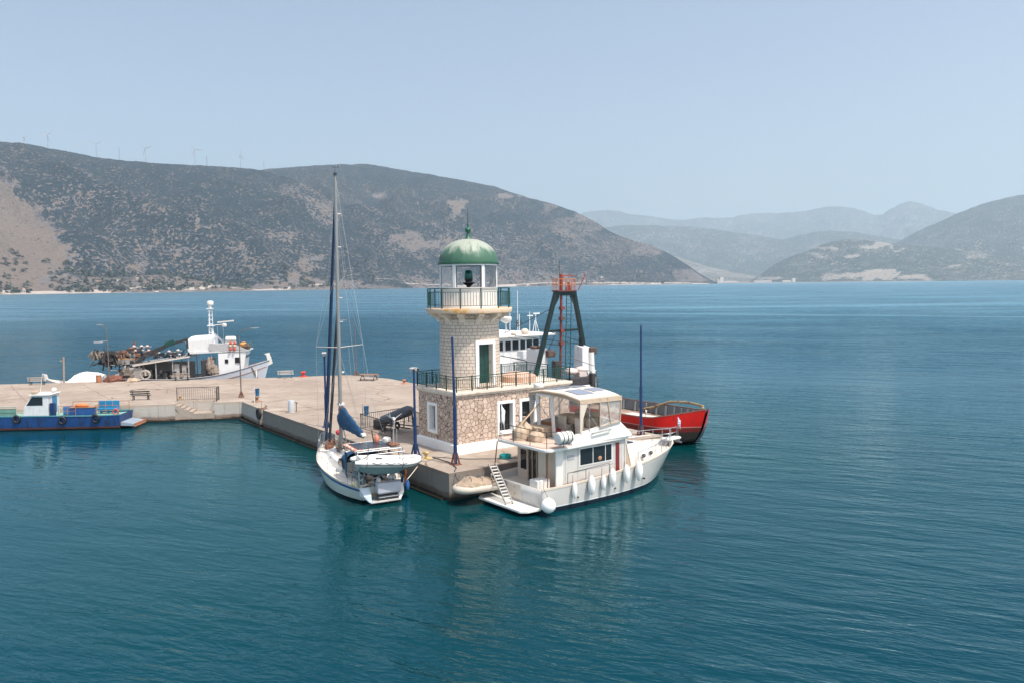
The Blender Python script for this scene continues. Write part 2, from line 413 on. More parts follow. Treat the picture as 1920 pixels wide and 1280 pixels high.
hill('hill','grey spur of hillside running down to the valley floor',[(1180,470),(1220,470),(1260,478),(1300,492),(1340,503),(1380,512),(1430,520),(1480,523),(1520,527)],8200,6600,m_far,step=5,rows=40,gully=.12,seed=31,bare_fn=lambda px,py,t:.45)
hill('hill','pale distant mountain range with two rounded peaks',[(1040,440),(1095,397),(1130,393),(1160,394),(1180,401),(1210,403),(1240,408),(1265,411),(1290,411),(1310,407),(1340,408),(1370,407),(1390,402),(1420,399),(1480,398),(1520,393),(1545,387),(1565,386),(1600,389),(1620,395),(1640,403),(1655,401),(1670,390),(1690,381),(1705,376),(1725,380),(1755,391),(1785,398),(1850,402),(1950,420)],17000,13000,m_blue,step=5,rows=40,gully=.12,seed=41,bare_fn=lambda px,py,t:.2)
# flat shore shelf of the far bay
# ---------------------------------------------------------------- air
hz=NT('sea_haze'); hz.t.nodes.remove(hz.b); pv=hz.n('ShaderNodeVolumePrincipled'); pv.inputs['Density'].default_value=HAZE
pv.inputs['Color'].default_value=(.73,.885,1,1); pv.inputs['Anisotropy'].default_value=.25
hz.l(pv.outputs[0],hz.out.inputs['Volume'])
mb=MB(); mb.box(-26000,26000,-26000,26000,-8,1950)
o=mb.build('haze',hz.mat); tag(o,'thin pale summer haze over the bay','haze',kind='stuff')
# ---------------------------------------------------------------- quay
PZ=1.7
E0=Vector((.25,38.9)); EU=Vector((-.897,.442)).normalized(); EN=Vector((-EU.y,-EU.x)); EN=Vector((.442,.897)).normalized()
def edge(s,d=0):
    q=E0+EU*s+EN*d; return (q.x,q.y)
def concrete_mats():
    t=NT('worn_pier_concrete'); p=t.pos(); t.set(.88,0,.2)
    c=t.mix(t.mapr(t.noise(p,.16,6,.68),.34,.66),(.272,.222,.182),(.352,.295,.248))
    c=t.mix(t.mapr(t.noise(p,.55,6,.7),.50,.68,0,.75),c,(.26,.195,.155))
    c=t.mix(t.mapr(t.noise(t.vmul(p,(.35,.9,1)),1.1,5,.7),.56,.70,0,.8),c,(.46,.39,.335))
    c=t.mix(t.mapr(t.noise(t.vmul(p,(.7,.7,1)),.8,6,.75,.6),.60,.70,0,.55),c,(.17,.135,.11))
    # slab joints
    sx=t.n('ShaderNodeSeparateXYZ'); t.l(p,sx.inputs[0])
    wob=t.math('MULTIPLY',t.math('SUBTRACT',t.noise(p,.5,2),.5),.5)
    def joint(v,per,off,w):
        u=t.math('ADD',t.math('ADD',v,wob),off); u=t.math('DIVIDE',u,per); u=t.math('FRACT',u); u=t.math('ABSOLUTE',t.math('SUBTRACT',u,.5)); 
        return t.mapr(u,.5-w/per,.5,0,1)
    j=t.math('MAXIMUM',joint(sx.outputs['X'],6.9,2.9,.06),joint(sx.outputs['Y'],7.6,1.5,.06))
    j=t.math('MULTIPLY',j,t.mapr(t.noise(p,.35,3),.36,.56,.15,1))
    cr=t.n('ShaderNodeTexVoronoi'); cr.feature='DISTANCE_TO_EDGE'; cr.inputs['Scale'].default_value=.14
    ds=t.n('ShaderNodeVectorMath',operation='ADD'); nz=t.n('ShaderNodeTexNoise'); nz.inputs['Scale'].default_value=.5; nz.inputs['Detail'].default_value=5; t.l(p,nz.inputs['Vector'])
    t.l(p,ds.inputs[0]); t.l(nz.outputs['Color'],ds.inputs[1]); t.l(ds.outputs[0],cr.inputs['Vector'])
    k=t.mapr(cr.outputs['Distance'],.0,.012,.9,0)
    j=t.math('MAXIMUM',j,t.math('MULTIPLY',k,t.mapr(t.noise(p,.2,2),.45,.55)))
    c=t.mix(j,c,(.10,.072,.056)); t.base(c); t.bump(t.noise(p,9,4),.35,.02)
    u=NT('quay_wall_concrete'); p=u.pos(); u.set(.9,0,.2)
    c=u.mix(u.noise(p,.7,5,.65),(.36,.33,.30),(.50,.46,.415))
    c=u.mix(u.mapr(u.noise(u.vmul(p,(1.6,1.6,.12)),1.5,5,.7),.52,.76,0,.65),c,(.24,.19,.155))
    s=u.n('ShaderNodeSeparateXYZ'); u.l(p,s.inputs[0]); z=u.math('ADD',s.outputs['Z'],u.math('MULTIPLY',u.math('SUBTRACT',u.noise(p,1.3,4),.5),.35))
    c=u.mix(u.mapr(z,1.42,1.55),c,(.42,.345,.285))
    c=u.mix(u.mapr(z,.62,.38),c,(.22,.165,.135)); c=u.mix(u.mapr(z,.30,.12),c,(.016,.017,.014))
    # casting joints every 3.4 m and holes
    def jt(v,per,w):
        q=u.math('FRACT',u.math('DIVIDE',v,per)); q=u.math('ABSOLUTE',u.math('SUBTRACT',q,.5)); return u.mapr(q,.5-w/per,.5,0,.8)
    c=u.mix(u.math('MULTIPLY',u.math('MAXIMUM',jt(s.outputs['X'],3.4,.035),jt(s.outputs['Y'],3.4,.035)),.7),c,(.05,.04,.035))
    u.base(c); u.bump(u.noise(p,5,5,.7),.7,.05)
    return t.mat,u.mat
m_ptop,m_pwall=concrete_mats()
SA,SB,SD=2.65,6.3,1.75      # stair recess along the branch edge
outline=[(0,0),(18.7,0),(19.0,5),(20.5,14),(20.6,46.5),(18.6,53.8),(10.6,57.2),(-4.9,65.9),(-17.6,73.2),(-62,98.2),
         (-78,70),edge(60),edge(SB),edge(SB,SD),edge(SA,SD),edge(SA),(E0.x,E0.y),(0,33.2),(.35,33.1),(.35,32.4),(0,32.3),(0,16.4),(.28,16.3),(.28,15.5),(0,15.4)]
mb=MB(); n=len(outline)
vs=[(x,y,-4) for x,y in outline]+[(x,y,PZ) for x,y in outline]
mb.mi=0; mb.add([v for v in vs[n:]],[tuple(range(n))])
mb.mi=1; mb.add(vs,[(i,(i+1)%n,n+(i+1)%n,n+i) for i in range(n)])
# steps in the recess, low concrete ledge along the foot of the wall
mb.mi=0
ns=5
for k in range(ns):
    a=SB-(k+0)*(SB-SA-1.6)/ns; b=SB-(k+1)*(SB-SA-1.6)/ns
    z=PZ-.2*(k+1)
    mb.prism([edge(a,.02),edge(b-.001,.02),edge(b-.001,SD-.02),edge(a,SD-.02)][::-1],-3,z)
mb.prism([edge(SA+1.6,.02),edge(SA+.02,.02),edge(SA+.02,SD-.02),edge(SA+1.6,SD-.02)][::-1],-3,PZ-1.02)
mb.mi=1
mb.prism([edge(.0,-.35),edge(0,.1),edge(24,.1),edge(24,-.35)],-3,.16)
mb.prism([(-.32,.5),(.05,.5),(.05,38.6),(-.32,38.6)],-3,.10)
pier=mb.build('pier',[m_ptop,m_pwall],bevel=0)
tag(pier,'long pale concrete quay with a short arm that carries the lighthouse','quay',kind='structure')

# ---------------------------------------------------------------- furniture
def lamp_pole(loc,h,rz,label,floods,lean=0):
    t=thing('floodlight_pole',label,'lamp post',loc,rz,'blue floodlight poles on the quay')
    mb=MB(); mb.tube([(0,0,.05),(0,0,h*.45)],.115,12); mb.tube([(0,0,h*.45),(lean,0,h)],[.085,.07],12); mb.build('pole',W_['blue'],t,40)
    mb=MB(); mb.box(-.3,.3,-.3,.3,0,.04)
    for k in range(4):
        a=PI/4+k*PI/2; c,s_=math.cos(a),math.sin(a)
        mb.bar((c*.26,s_*.26,.05),(c*.09,s_*.09,.75),.03,.12)
    mb.build('base_plate',W_['blue'] if floods else W_['rust'],t)
    if floods:
        for s_ in (-1,1):
            mb=MB(); mb.obox((lean+.16*s_,0,h+.02),(.26,.34,.22),0,.35*s_); o=mb.build('floodlight',W_['grey'],t,bevel=.02)
            mb=MB(); mb.obox((lean+.16*s_+.05*s_,-.175,h),(.2,.01,.16),0,.35*s_); mb.build('lens',W_['glass'],o)
        mb=MB(); mb.tube([(lean-.3,0,h-.12),(lean+.3,0,h-.12)],.035,6); mb.build('crossbar',W_['grey'],t)
    return t
lamp_pole((1.62,1.81,PZ),8.05,0,'tall blue pole without a lamp at the near tip of the quay',False,-.1)
lamp_pole((1.01,5.8,PZ),5.75,R_(20),'blue floodlight pole beside the left wall of the lighthouse base',True)
lamp_pole((17.6,1.23,PZ),8.15,0,'tall bare blue pole rising behind the motor yacht bow',False)
lamp_pole((.82,19.82,PZ),5.9,R_(60),'blue floodlight pole behind the sailing yacht bow',True,-.15)

def street_lamp(loc,h,rz,label,reach):
    t=thing('street_lamp',label,'street lamp',loc,rz,'curved street lamps on the quay')
    mb=MB(); mb.tube([(0,0,.05),(0,0,h*.5),(0,0,h-.7)],[.07,.058,.045],10); 
    pts=[(0,0,h-.7)]
    for k in range(1,7):
        a=k/6*R_(78); pts.append((.7*(1-math.cos(a)),0,h-.7+.7*math.sin(a)))
    pts.append((reach,0,h+.12)); mb.tube(pts,.03,8); mb.build('pole',mk('galvanised_lamp_post',(.15,.115,.10),.6,var=.25,stain=(.18,.09,.05)),t,40)
    mb=MB(); mb.box(-.25,.25,-.25,.25,0,.03)
    for k in range(4):
        a=PI/4+k*PI/2; c,s_=math.cos(a),math.sin(a); mb.bar((c*.3,s_*.3,.03),(c*.07,s_*.07,.6),.03,.1)
    mb.build('base_plate',W_['rust'],t)
    mb=MB(); mb.loft([[(reach-.1,-.05,h+.09),(reach-.1,.05,h+.09),(reach-.1,.05,h+.17),(reach-.1,-.05,h+.17)],[(reach+.35,-.13,h+.08),(reach+.35,.13,h+.08),(reach+.35,.1,h+.2),(reach+.35,-.1,h+.2)],[(reach+.8,-.08,h+.13),(reach+.8,.08,h+.13),(reach+.8,.06,h+.19),(reach+.8,-.06,h+.19)]])
    mb.build('lamp_head',mk('lamp_head_grey',(.20,.21,.22),.5),t)
    return t
BA=math.atan2(EU.y,EU.x)
rr=math.atan2(RV.y,RV.x)
street_lamp((1.2,42.05,PZ),6.95,rr+.15,'curved street lamp at the inner corner of the quay beside the railing',1.2)
street_lamp((19.18,52.6,PZ),6.85,rr+PI-.2,'curved street lamp at the far corner of the quay behind the mast',1.2)
t=street_lamp((-6.88,66.33,PZ),6.8,rr+PI+.1,'street lamp with a signboard arm in front of the small white caique',.4)
mb=MB(); mb.tube([(0,0,5.0),(.9,0,4.95)],.03,6); mb.obox((1.05,0,4.85),(1.0,.22,.14)); mb.build('side_arm',W_['grey'],t)
# a lit flag tied to the far lamp
def bench(loc,rz,label,slat,leg,back=True):
    t=thing('bench',label,'bench',loc,rz,'slatted benches on the quay')
    mb=MB()
    for k in range(3): mb.box(-.95,.95,-.25+k*.17,-.11+k*.17,.43,.47)
    mb.build('seat',slat,t)
    if back:
        mb=MB()
        for k in range(2): mb.obox((0,.30+k*.05,.66+k*.22),(1.9,.035,.13),0,0,R_(-12))
        mb.build('backrest',slat,t)
    for s_ in (-.7,.7):
        mb=MB(); mb.bar((s_,-.24,0),(s_,-.2,.43),.06,.08); mb.bar((s_,.28,0),(s_,.2,.43),.06,.08); mb.bar((s_,-.26,.4),(s_,.26,.4),.06,.06)
        if back: mb.bar((s_,.24,.4),(s_,.37,.98),.05,.05)
        mb.build('leg',leg,t)
    return t
ba=BA+PI
bench((-7.31,47.2,PZ),ba+PI+.0,'dark slatted bench near the quay edge by the stairs',W_['dark'],W_['dark'])
bench((11.3,56.1,PZ),ba+PI,'pale slatted bench by the far edge right of the fishing boat bow',mk('bleached_slats',(.60,.55,.50),.7),mk('blue_bench_leg',(.05,.14,.22),.5))
bench((.5,62.3,PZ),ba+PI,'weathered slatted bench in front of the fishing boat deck',W_['wood_g'],W_['dark'])
bench((-14.1,69.6,PZ),ba+PI,'pale slatted bench at the far left beside the small caique',mk('grey_slats',(.50,.43,.38),.7),W_['dark'])
# low timber table on the far side
t=thing('picnic_table','low orange brown timber bench table near the far corner of the quay','table',(18.0,46.7,PZ),rr-.15,None)
mb=MB()
for k in range(5): mb.box(-1.1,1.1,-.42+k*.17,-.27+k*.17,.68,.74)
mb.build('tabletop',W_['wood'],t)
for s_ in (-1,1):
    mb=MB(); mb.box(-1.05,1.05,s_*.75-.14,s_*.75+.14,.42,.47); mb.build('seat',W_['wood_g'],t)
for s_ in (-.8,.8):
    mb=MB(); mb.bar((s_,-.8,0),(s_,-.1,.68),.07,.09); mb.bar((s_,.8,0),(s_,.1,.68),.07,.09); mb.bar((s_,-.8,.4),(s_,.8,.4),.05,.07); mb.build('leg',W_['dark'],t)

def railing(name,label,pts,h,mat,gap=.16,post=None,cat='railing',group=None,mid=None,parent=None):
    t=parent or thing(name,label,cat,(pts[0][0],pts[0][1],pts[0][2]),0,group)
    o=Vector(pts[0]) if parent is None else Vector((0,0,0))
    P_=[Vector(p)-o for p in pts]
    tops=MB(); bal=MB(); 
    up=Vector((0,0,1))
    posts=[]
    for a,b in zip(P_,P_[1:]):
        tops.bar(a+up*h,b+up*h,.05,.05); tops.bar(a+up*.14,b+up*.14,.035,.035)
        if mid: tops.bar(a+up*mid,b+up*mid,.03,.03)
        L=(b-a).length; k=max(1,int(L/gap))
        for i in range(1,k): 
            q=a+(b-a)*(i/k); bal.bar(q+up*.14,q+up*(mid or h),.02,.02)
        m=max(1,round(L/(post or 99)))
        for i in range(m): posts.append(a+(b-a)*(i/m))
    posts.append(P_[-1])
    tops.build('rail',mat,t); bal.build('balusters',mat,t)
    for q in posts:
        mb=MB(); mb.bar(q,q+up*(h+.06),.065,.065); mb.build('post',mat,t)
    return t
e=lambda s,d:(*edge(s,d),PZ)
railing('railing','black iron railing guarding the top of the quay stairs',[e(6.5,1.95),e(2.5,1.95),e(2.5,.6)],1.35,W_['dark'],.2,4.2,group='black iron railings on the quay')
railing('railing','black iron barrier fencing off a corner beside the lighthouse',[(5.9,13.0,PZ),(7.1,17.6,PZ),(2.45,16.9,PZ),(2.5,12.0,PZ)],1.25,W_['dark'],.2,5,group='black iron railings on the quay')

def litter_bin(loc,label,h):
    t=thing('litter_bin',label,'bin',loc,rr,'blue litter bins on posts')
    mb=MB(); mb.tube([(0,0,0),(0,0,h)],.04,8); mb.build('post',W_['white2'] if h<1.7 else W_['grey'],t)
    mb=MB(); mb.lathe([(.17,h-.95),(.21,h-.25),(.23,h-.22),(.19,h-.24),(.15,h-.9)],(.3,0,0),14); mb.build('bucket',mk('blue_bin_plastic',(.02,.13,.27),.5),t,40)
    return t
litter_bin((1.0,37.4,PZ),'blue litter bin on a white post at the quay corner under the street lamp',1.6)
litter_bin((3.6,18.9,PZ),'blue litter bin beside the black barrier near the sailing yacht boom',1.75)
# water and power pedestal
t=thing('service_pedestal','white rounded water and power pedestal near the quay edge','pedestal',(1.45,28.9,PZ),rr)
mb=MB(); mb.lathe([(.30,0),(.30,1.05),(.27,1.12),(0,1.14)],n=18); mb.build('cabinet',mk('galvanised_cabinet',(.55,.57,.58),.35,metal=.3,var=.12),t,40)
mb=MB(); mb.tube([(.42,.1,0),(.42,.1,.9),(.3,.1,.95)],.04,8); mb.obox((.46,.08,.86),(.14,.1,.12)); mb.build('tap',W_['rust'],t)
mb=MB(); mb.box(-.45,.65,-.4,.4,0,.05); mb.build('plinth',m_ptop,t)
def bollard(loc,label,mat,k=1):
    t=thing('bollard',label,'bollard',loc,0,'mooring bollards along the quay'); 
    mb=MB(); mb.lathe([(.26*k,0),(.24*k,.04),(.13*k,.1),(.12*k,.26*k),(.22*k,.32*k),(.23*k,.38*k),(.15*k,.44*k),(0,.45*k)],n=16); mb.build('post',mat,t,40)
    mb=MB(); mb.box(-.34*k,.34*k,-.34*k,.34*k,0,.03); mb.build('base',mat,t)
    return t
bollard((13.5,55.9,PZ),'round red mooring bollard at the far edge beside the pale bench',W_['red'],1.5)
bollard((19.6,40.9,PZ),'orange topped mooring bollard at the far right edge behind the railing',mk('orange_bollard_paint',(.45,.17,.09),.6),1.1)
bollard((1.5,38.2,PZ),'squat rusty mooring bollard at the inner corner of the quay',mk('rust_bollard',(.30,.17,.10),.8),1.2)
bollard((-4.1,44.9,PZ),'small yellowish bollard left of the stairs railing',mk('ochre_bollard',(.35,.24,.12),.8),.8)
bollard((1.1,4.6,PZ),'yellowish rope wrapped bollard at the near edge of the quay',W_['yell'],1.0)
# rubber fender cluster half way along the inner wall
t=thing('quay_fender','black tyre fender with hanging chains over the quay edge','fender',(-.14,32.75,1.2),0)
M=Matrix.Rotation(R_(90),3,'Y')
mb=MB(); mb.torus((-.08,0,.1),.42,.14,18,8,M); mb.build('tyre',W_['black'],t,60)
mb=MB(); mb.tube([(-.1,-.1,-.4),(-.12,-.12,.4),(.2,-.15,.56),(.7,-.2,.54)],.03,6); mb.tube([(-.1,.2,.1),(.1,.22,.55),(.6,.5,.54)],.03,6); mb.build('chain',W_['rust'],t)
mb=MB(); mb.tube([(.25,.2,.5),(.3,.25,1.2)],.02,5); mb.tube([(.55,-.1,.5),(.5,-.1,.95)],.02,5); mb.tube([(.3,.0,.5),(.75,.1,.8),(.7,.2,.55)],.03,5); mb.build('iron_stubs',W_['rust'],t)
# hose coil, ropes
t=MB()
for k in range(5): t.torus((0,0,.06+.045*k),.36+.02*math.sin(k*2.3),.03,22,6)
o=t.build('hose_coil',W_['turq'],None,60); o.location=(5.1,1.25,PZ); tag(o,'turquoise coil of hose lying on the quay behind the yacht stern','hose coil')
def rope(name,label,pts,r,mat,sag=0,group=None):
    q=[]
    for (a,b) in zip(pts,pts[1:]):
        a=Vector(a);b=Vector(b)
        for i in range(10):
            u=i/10; v=a.lerp(b,u); v.z-=sag*4*u*(1-u); q.append(v)
    q.append(Vector(pts[-1])); mb=MB(); mb.tube(q,r,6); o=mb.build(name,mat,None,60)
    return tag(o,label,'rope',group)
rope('mooring_line','dark mooring line lying across the quay to the covered dinghy corner',[(1.5,4.4,1.74),(1.6,2.6,1.74),(1.1,.9,1.74),(.55,.25,1.76),(.3,-.35,1.45),(.5,-.7,1.0)],.03,W_['rope_d'])
rope('mooring_line','thin dark rope from the yellow bollard toward the hose coil',[(1.5,4.5,1.76),(3.0,2.6,1.73),(4.8,1.2,1.74),(6.5,.4,1.74),(7.4,-.6,1.9)],.022,W_['rope_d'])
rope('mooring_line','pair of pale mooring ropes from the sailing yacht stern to the yellow bollard',[(-1.25,2.9,1.0),(1.0,4.5,1.95)],.028,W_['rope'],.06)
# ---------------------------------------------------------------- lighthouse
TX,TY=6.1,6.75
def stone_mats():
    t=NT('pink_rubble_masonry'); p=t.pos(); t.set(.9,0,.2)
    nz=t.n('ShaderNodeTexNoise'); nz.inputs['Scale'].default_value=1.6; nz.inputs['Detail'].default_value=2; t.l(p,nz.inputs['Vector'])
    ds=t.n('ShaderNodeVectorMath',operation='MULTIPLY_ADD'); t.l(nz.outputs['Color'],ds.inputs[0]); ds.inputs[1].default_value=(.22,.22,.22); t.l(t.vmul(p,(1,1,1.15)),ds.inputs[2])
    v=t.n('ShaderNodeTexVoronoi'); v.feature='DISTANCE_TO_EDGE'; v.inputs['Scale'].default_value=2.9; v.inputs['Randomness'].default_value=.85; t.l(ds.outputs[0],v.inputs['Vector'])
    c=t.n('ShaderNodeTexVoronoi'); c.inputs['Scale'].default_value=2.9; c.inputs['Randomness'].default_value=.85; t.l(ds.outputs[0],c.inputs['Vector'])
    hs=t.n('ShaderNodeSeparateXYZ'); t.l(c.outputs['Color'],hs.inputs[0])
    st=t.mix(hs.outputs['X'],(.50,.385,.31),(.66,.525,.435)); st=t.mix(t.mapr(hs.outputs['Y'],.72,.95,0,.6),st,(.40,.31,.26))
    st=t.mix(t.mapr(t.noise(p,7,4),.4,.7,0,.35),st,(.36,.28,.23))
    j=t.mapr(v.outputs['Distance'],.018,.075,0,1)
    t.base(t.mix(j,(.19,.12,.085),st)); t.bump(t.math('ADD',j,t.math('MULTIPLY',t.noise(p,14,3),.25)),.6,.04)
    # dressed courses of the round tower
    u=NT('dressed_tower_stone'); p=u.pos(); u.set(.88,0,.2)
    s=u.n('ShaderNodeSeparateXYZ'); u.l(p,s.inputs[0])
    ang=u.math('ARCTAN2',u.math('SUBTRACT',s.outputs['Y'],TY),u.math('SUBTRACT',s.outputs['X'],TX))
    cb=u.n('ShaderNodeCombineXYZ'); u.l(u.math('MULTIPLY',ang,2.12),cb.inputs[0]); u.l(s.outputs['Z'],cb.inputs[1])
    b=u.n('ShaderNodeTexBrick'); u.l(cb.outputs[0],b.inputs['Vector']); b.offset=.5; b.squash=.75; b.squash_frequency=3
    for k,vv in (('Color1',(.58,.48,.40,1)),('Color2',(.66,.56,.47,1)),('Mortar',(.20,.135,.10,1)),('Scale',1),('Mortar Size',.016),('Mortar Smooth',.3),('Bias',0),('Brick Width',.40),('Row Height',.232)): b.inputs[k].default_value=vv
    c=u.mix(u.mapr(u.noise(p,1.2,5,.7),.5,.75,0,.35),b.outputs['Color'],(.40,.31,.25))
    u.base(c); u.bump(u.math('SUBTRACT',u.math('MULTIPLY',u.noise(p,9,3),.3),b.outputs['Fac']),.5,.03)
    return t.mat,u.mat
m_rub,m_dress=stone_mats()
m_ledge=mk('pale_cornice_stone',(.70,.60,.50),.85,var=.12,stain=(.36,.27,.20),sa=(.52,.78),ss=1.6)
m_slab=mk('gallery_slab_stone',(.64,.48,.35),.85,var=.12,stain=(.58,.30,.07),sa=(.53,.62),ss=.55)
t_=NT('weathered_green_copper'); p=t_.pos(); t_.set(.55,0,.4)
s=t_.n('ShaderNodeSeparateXYZ'); t_.l(p,s.inputs[0])
ang=t_.math('ARCTAN2',t_.math('SUBTRACT',s.outputs['Y'],TY),t_.math('SUBTRACT',s.outputs['X'],TX))
cb=t_.n('ShaderNodeCombineXYZ'); t_.l(t_.math('MULTIPLY',ang,2.2),cb.inputs[0]); t_.l(t_.math('MULTIPLY',s.outputs['Z'],.55),cb.inputs[1])
wear=t_.math('ADD',t_.mapr(s.outputs['Z'],14.7,15.9,-.20,.26,False),t_.noise(cb.outputs[0],1.3,5,.65))
c=t_.mix(t_.mapr(wear,.43,.68),(.055,.13,.085),(.31,.34,.285)); c=t_.mix(t_.mapr(t_.noise(cb.outputs[0],3.2,4,.6),.58,.72,0,.7),c,(.02,.075,.045)); t_.base(c); m_dome=t_.mat
L=thing('lighthouse','round stone lighthouse with a green dome on a square rubble stone base','lighthouse',(TX,TY,PZ))
def LB(mb,name,mat,parent=None,**k):
    mb.v=[(x-TX,y-TY,z-PZ) for x,y,z in mb.v]; return mb.build(name,mat,parent or L,**k)
X0,X1,Y0,Y1=3.32,13.1,4.18,9.25
# walls of the base with real openings
def wall_x(mb,x,y0,y1,z0,z1,holes,th):   # plane X=x, openings (ya,yb,za,zb), reveal goes to +th
    _wall(mb,lambda u,z,d:(x+d,u,z),y0,y1,z0,z1,holes,th)
def wall_y(mb,y,x0,x1,z0,z1,holes,th):
    _wall(mb,lambda u,z,d:(u,y+d,z),x0,x1,z0,z1,holes,th)
def _wall(mb,f,u0,u1,z0,z1,holes,th):
    us=sorted({u0,u1,*[h[0] for h in holes],*[h[1] for h in holes]}); zs=sorted({z0,z1,*[h[2] for h in holes],*[h[3] for h in holes]})
    for a,b in zip(us,us[1:]):
        for c,d in zip(zs,zs[1:]):
            if any(h[0]<=a and b<=h[1] and h[2]<=c and d<=h[3] for h in holes): continue
            mb.quad(f(a,c,0),f(b,c,0),f(b,d,0),f(a,d,0))
HL=[(6.95,7.82,2.96,4.66)]; HR=[(6.80,7.92,2.84,4.76),(8.72,9.84,2.84,4.76)]
mb=MB(); wall_x(mb,X0,Y0,Y1,PZ,5.55,HL,.3); wall_y(mb,Y0,X0,X1,PZ,5.55,HR,.3)
mb.quad((X1,Y0,PZ),(X1,Y1,PZ),(X1,Y1,5.55),(X1,Y0,5.55)); mb.quad((X0,Y1,PZ),(X1,Y1,PZ),(X1,Y1,5.55),(X0,Y1,5.55))
LB(mb,'base_wall',m_rub)
mb=MB(); mb.prism([(X0-.17,Y0-.17),(X1+.17,Y0-.17),(X1+.17,Y1+.17),(X0-.17,Y1+.17)],PZ,2.27); mb.add([(X0-.17,Y0-.17,2.27),(X1+.17,Y0-.17,2.27),(X1,Y0-.002,2.36),(X0-.002,Y0-.002,2.36)],[(0,1,2,3)]); mb.add([(X0-.17,Y0-.17,2.27),(X0-.17,Y1+.17,2.27),(X0-.002,Y1,2.36),(X0-.002,Y0-.002,2.36)],[(0,1,2,3)]); LB(mb,'plinth',W_['plast'])
mb=MB(); mb.box(X0-.1,X1+.1,Y0-.1,Y1+.1,5.55,5.68); mb.box(X0-.2,X1+.2,Y0-.2,Y1+.2,5.68,5.88); LB(mb,'cornice',m_ledge,bevel=.03)
def window(axis,pos,h,bars):
    a,b,c,d=h; fw=.21
    f=(lambda u,z,q:(pos+q,u,z)) if axis=='x' else (lambda u,z,q:(u,pos+q,z))
    mb=MB()
    def blk(u0,u1,z0,z1,d0,d1):
        p=[f(u,z,q) for q in (d0,d1) for z in (z0,z1) for u in (u0,u1)]
        mb.add(p,[(0,1,3,2),(4,5,7,6),(0,1,5,4),(2,3,7,6),(0,2,6,4),(1,3,7,5)])
    blk(a-fw,a,c-fw,d+fw,-.04,.02); blk(b,b+fw,c-fw,d+fw,-.04,.02); blk(a,b,d,d+fw,-.04,.02); blk(a,b,c-fw,c,-.06,.02)
    w=LB(mb,'window',W_['plast'])
    mb=MB()
    mb.quad(f(a,c,.02),f(a,d,.02),f(a,d,.42),f(a,c,.42)); mb.quad(f(b,c,.02),f(b,d,.02),f(b,d,.42),f(b,c,.42)); mb.quad(f(a,c,.02),f(b,c,.02),f(b,c,.42),f(a,c,.42)); mb.quad(f(a,d,.02),f(b,d,.02),f(b,d,.42),f(a,d,.42))
    LB(mb,'reveal',W_['plast'],w)
    mb=MB(); blk(a,b,c,d,.40,.43); LB(mb,'pane',W_['glass'] if bars else mk('grey_shutter',(.16,.17,.19),.5),w)
    if bars:
        mb=MB()
        for k in range(1,12):
            z=c+(d-c)*k/12; blk(a,b,z-.012,z+.012,.30,.325)
        for k in range(1,5):
            u=a+(b-a)*k/5; blk(u-.012,u+.012,c,d,.28,.30)
        LB(mb,'grille',W_['dark'],w)
window('x',X0,HL[0],False); window('y',Y0,HR[0],True); window('y',Y0,HR[1],True)
# terrace rails
TZ=5.88
def lrail(name,pts,h,mat,gap,post,mid):
    par=L
    a=bpy.data.objects.new(name,None); COL.objects.link(a); a.parent=L; a.location=(-TX,-TY,-PZ)
    railing(None,None,pts,h,mat,gap,post,mid=mid,parent=a)
    return a
m_gr=W_['green']
lrail('terrace_railing',[(X1+.05,Y0-.05,TZ),(X0-.05,Y0-.05,TZ),(X0-.05,Y1+.05,TZ)],1.0,m_gr,.165,1.17,.84)
lrail('back_railing',[(X0-.05,Y1+.05,TZ),(X1+.05,Y1+.05,TZ),(X1+.05,Y0-.05,TZ)],1.0,m_gr,.165,1.3,.84)
# terrace mound: low round parapet of the stair head
mb=MB(); mb.lathe([(1.35,0),(1.35,.42),(1.2,.5),(.7,.66),(0,.7)],(10.2,6.6,TZ),28); LB(mb,'stair_head',mk('terracotta_plaster',(.56,.36,.27),.85,var=.15,stain=(.6,.52,.45)),smooth=50)
# tower
mb=MB(); mb.lathe([(2.16,TZ),(2.12,8),(2.08,10.5)],(TX,TY,0),72)
tw=mb; 
# door opening: direction of -Y
def ringpt(a,r,z): return (TX+r*math.cos(a),TY+r*math.sin(a),z)
da=-PI/2-.02; hw=.56/2.1
rows=[TZ,6.2,8.92,10.5]; A_=[da-hw,da+hw]; N=72
mb=MB()
angs=[da+hw+(2*PI-2*hw)*k/N for k in range(N+1)]
rad=lambda z:2.16-.08*(z-TZ)/4.6
mb.loft([[ringpt(a,rad(z),z) for a in angs] for z in rows],False,False,False)
dn=[da-hw+2*hw*k/8 for k in range(9)]
mb.loft([[ringpt(a,rad(z),z) for a in dn] for z in (8.92,10.5)],False,False,False)
mb.loft([[ringpt(a,rad(z),z) for a in dn] for z in (TZ,6.2)],False,False,False)
LB(mb,'tower_wall',m_dress,smooth=60)
mb=MB()
def arcbox(mb,a0,a1,r0,r1,z0,z1,n=8):
    an=[a0+(a1-a0)*k/n for k in range(n+1)]
    mb.loft([[ringpt(a,r0,z0),ringpt(a,r1,z0),ringpt(a,r1,z1),ringpt(a,r0,z1)] for a in an],True,True,True)
fw=.24/2.1
arcbox(mb,da-hw-fw,da-hw,2.06,2.19,6.05,9.15,3); arcbox(mb,da+hw,da+hw+fw,2.06,2.19,6.05,9.15,3); arcbox(mb,da-hw,da+hw,2.06,2.19,8.92,9.15,8)
dr=LB(mb,'door_frame',W_['plast'])
mb=MB()
for a in (da-hw,da+hw): mb.quad(ringpt(a,2.07,6.2),ringpt(a,1.7,6.2),ringpt(a,1.7,8.92),ringpt(a,2.07,8.92))
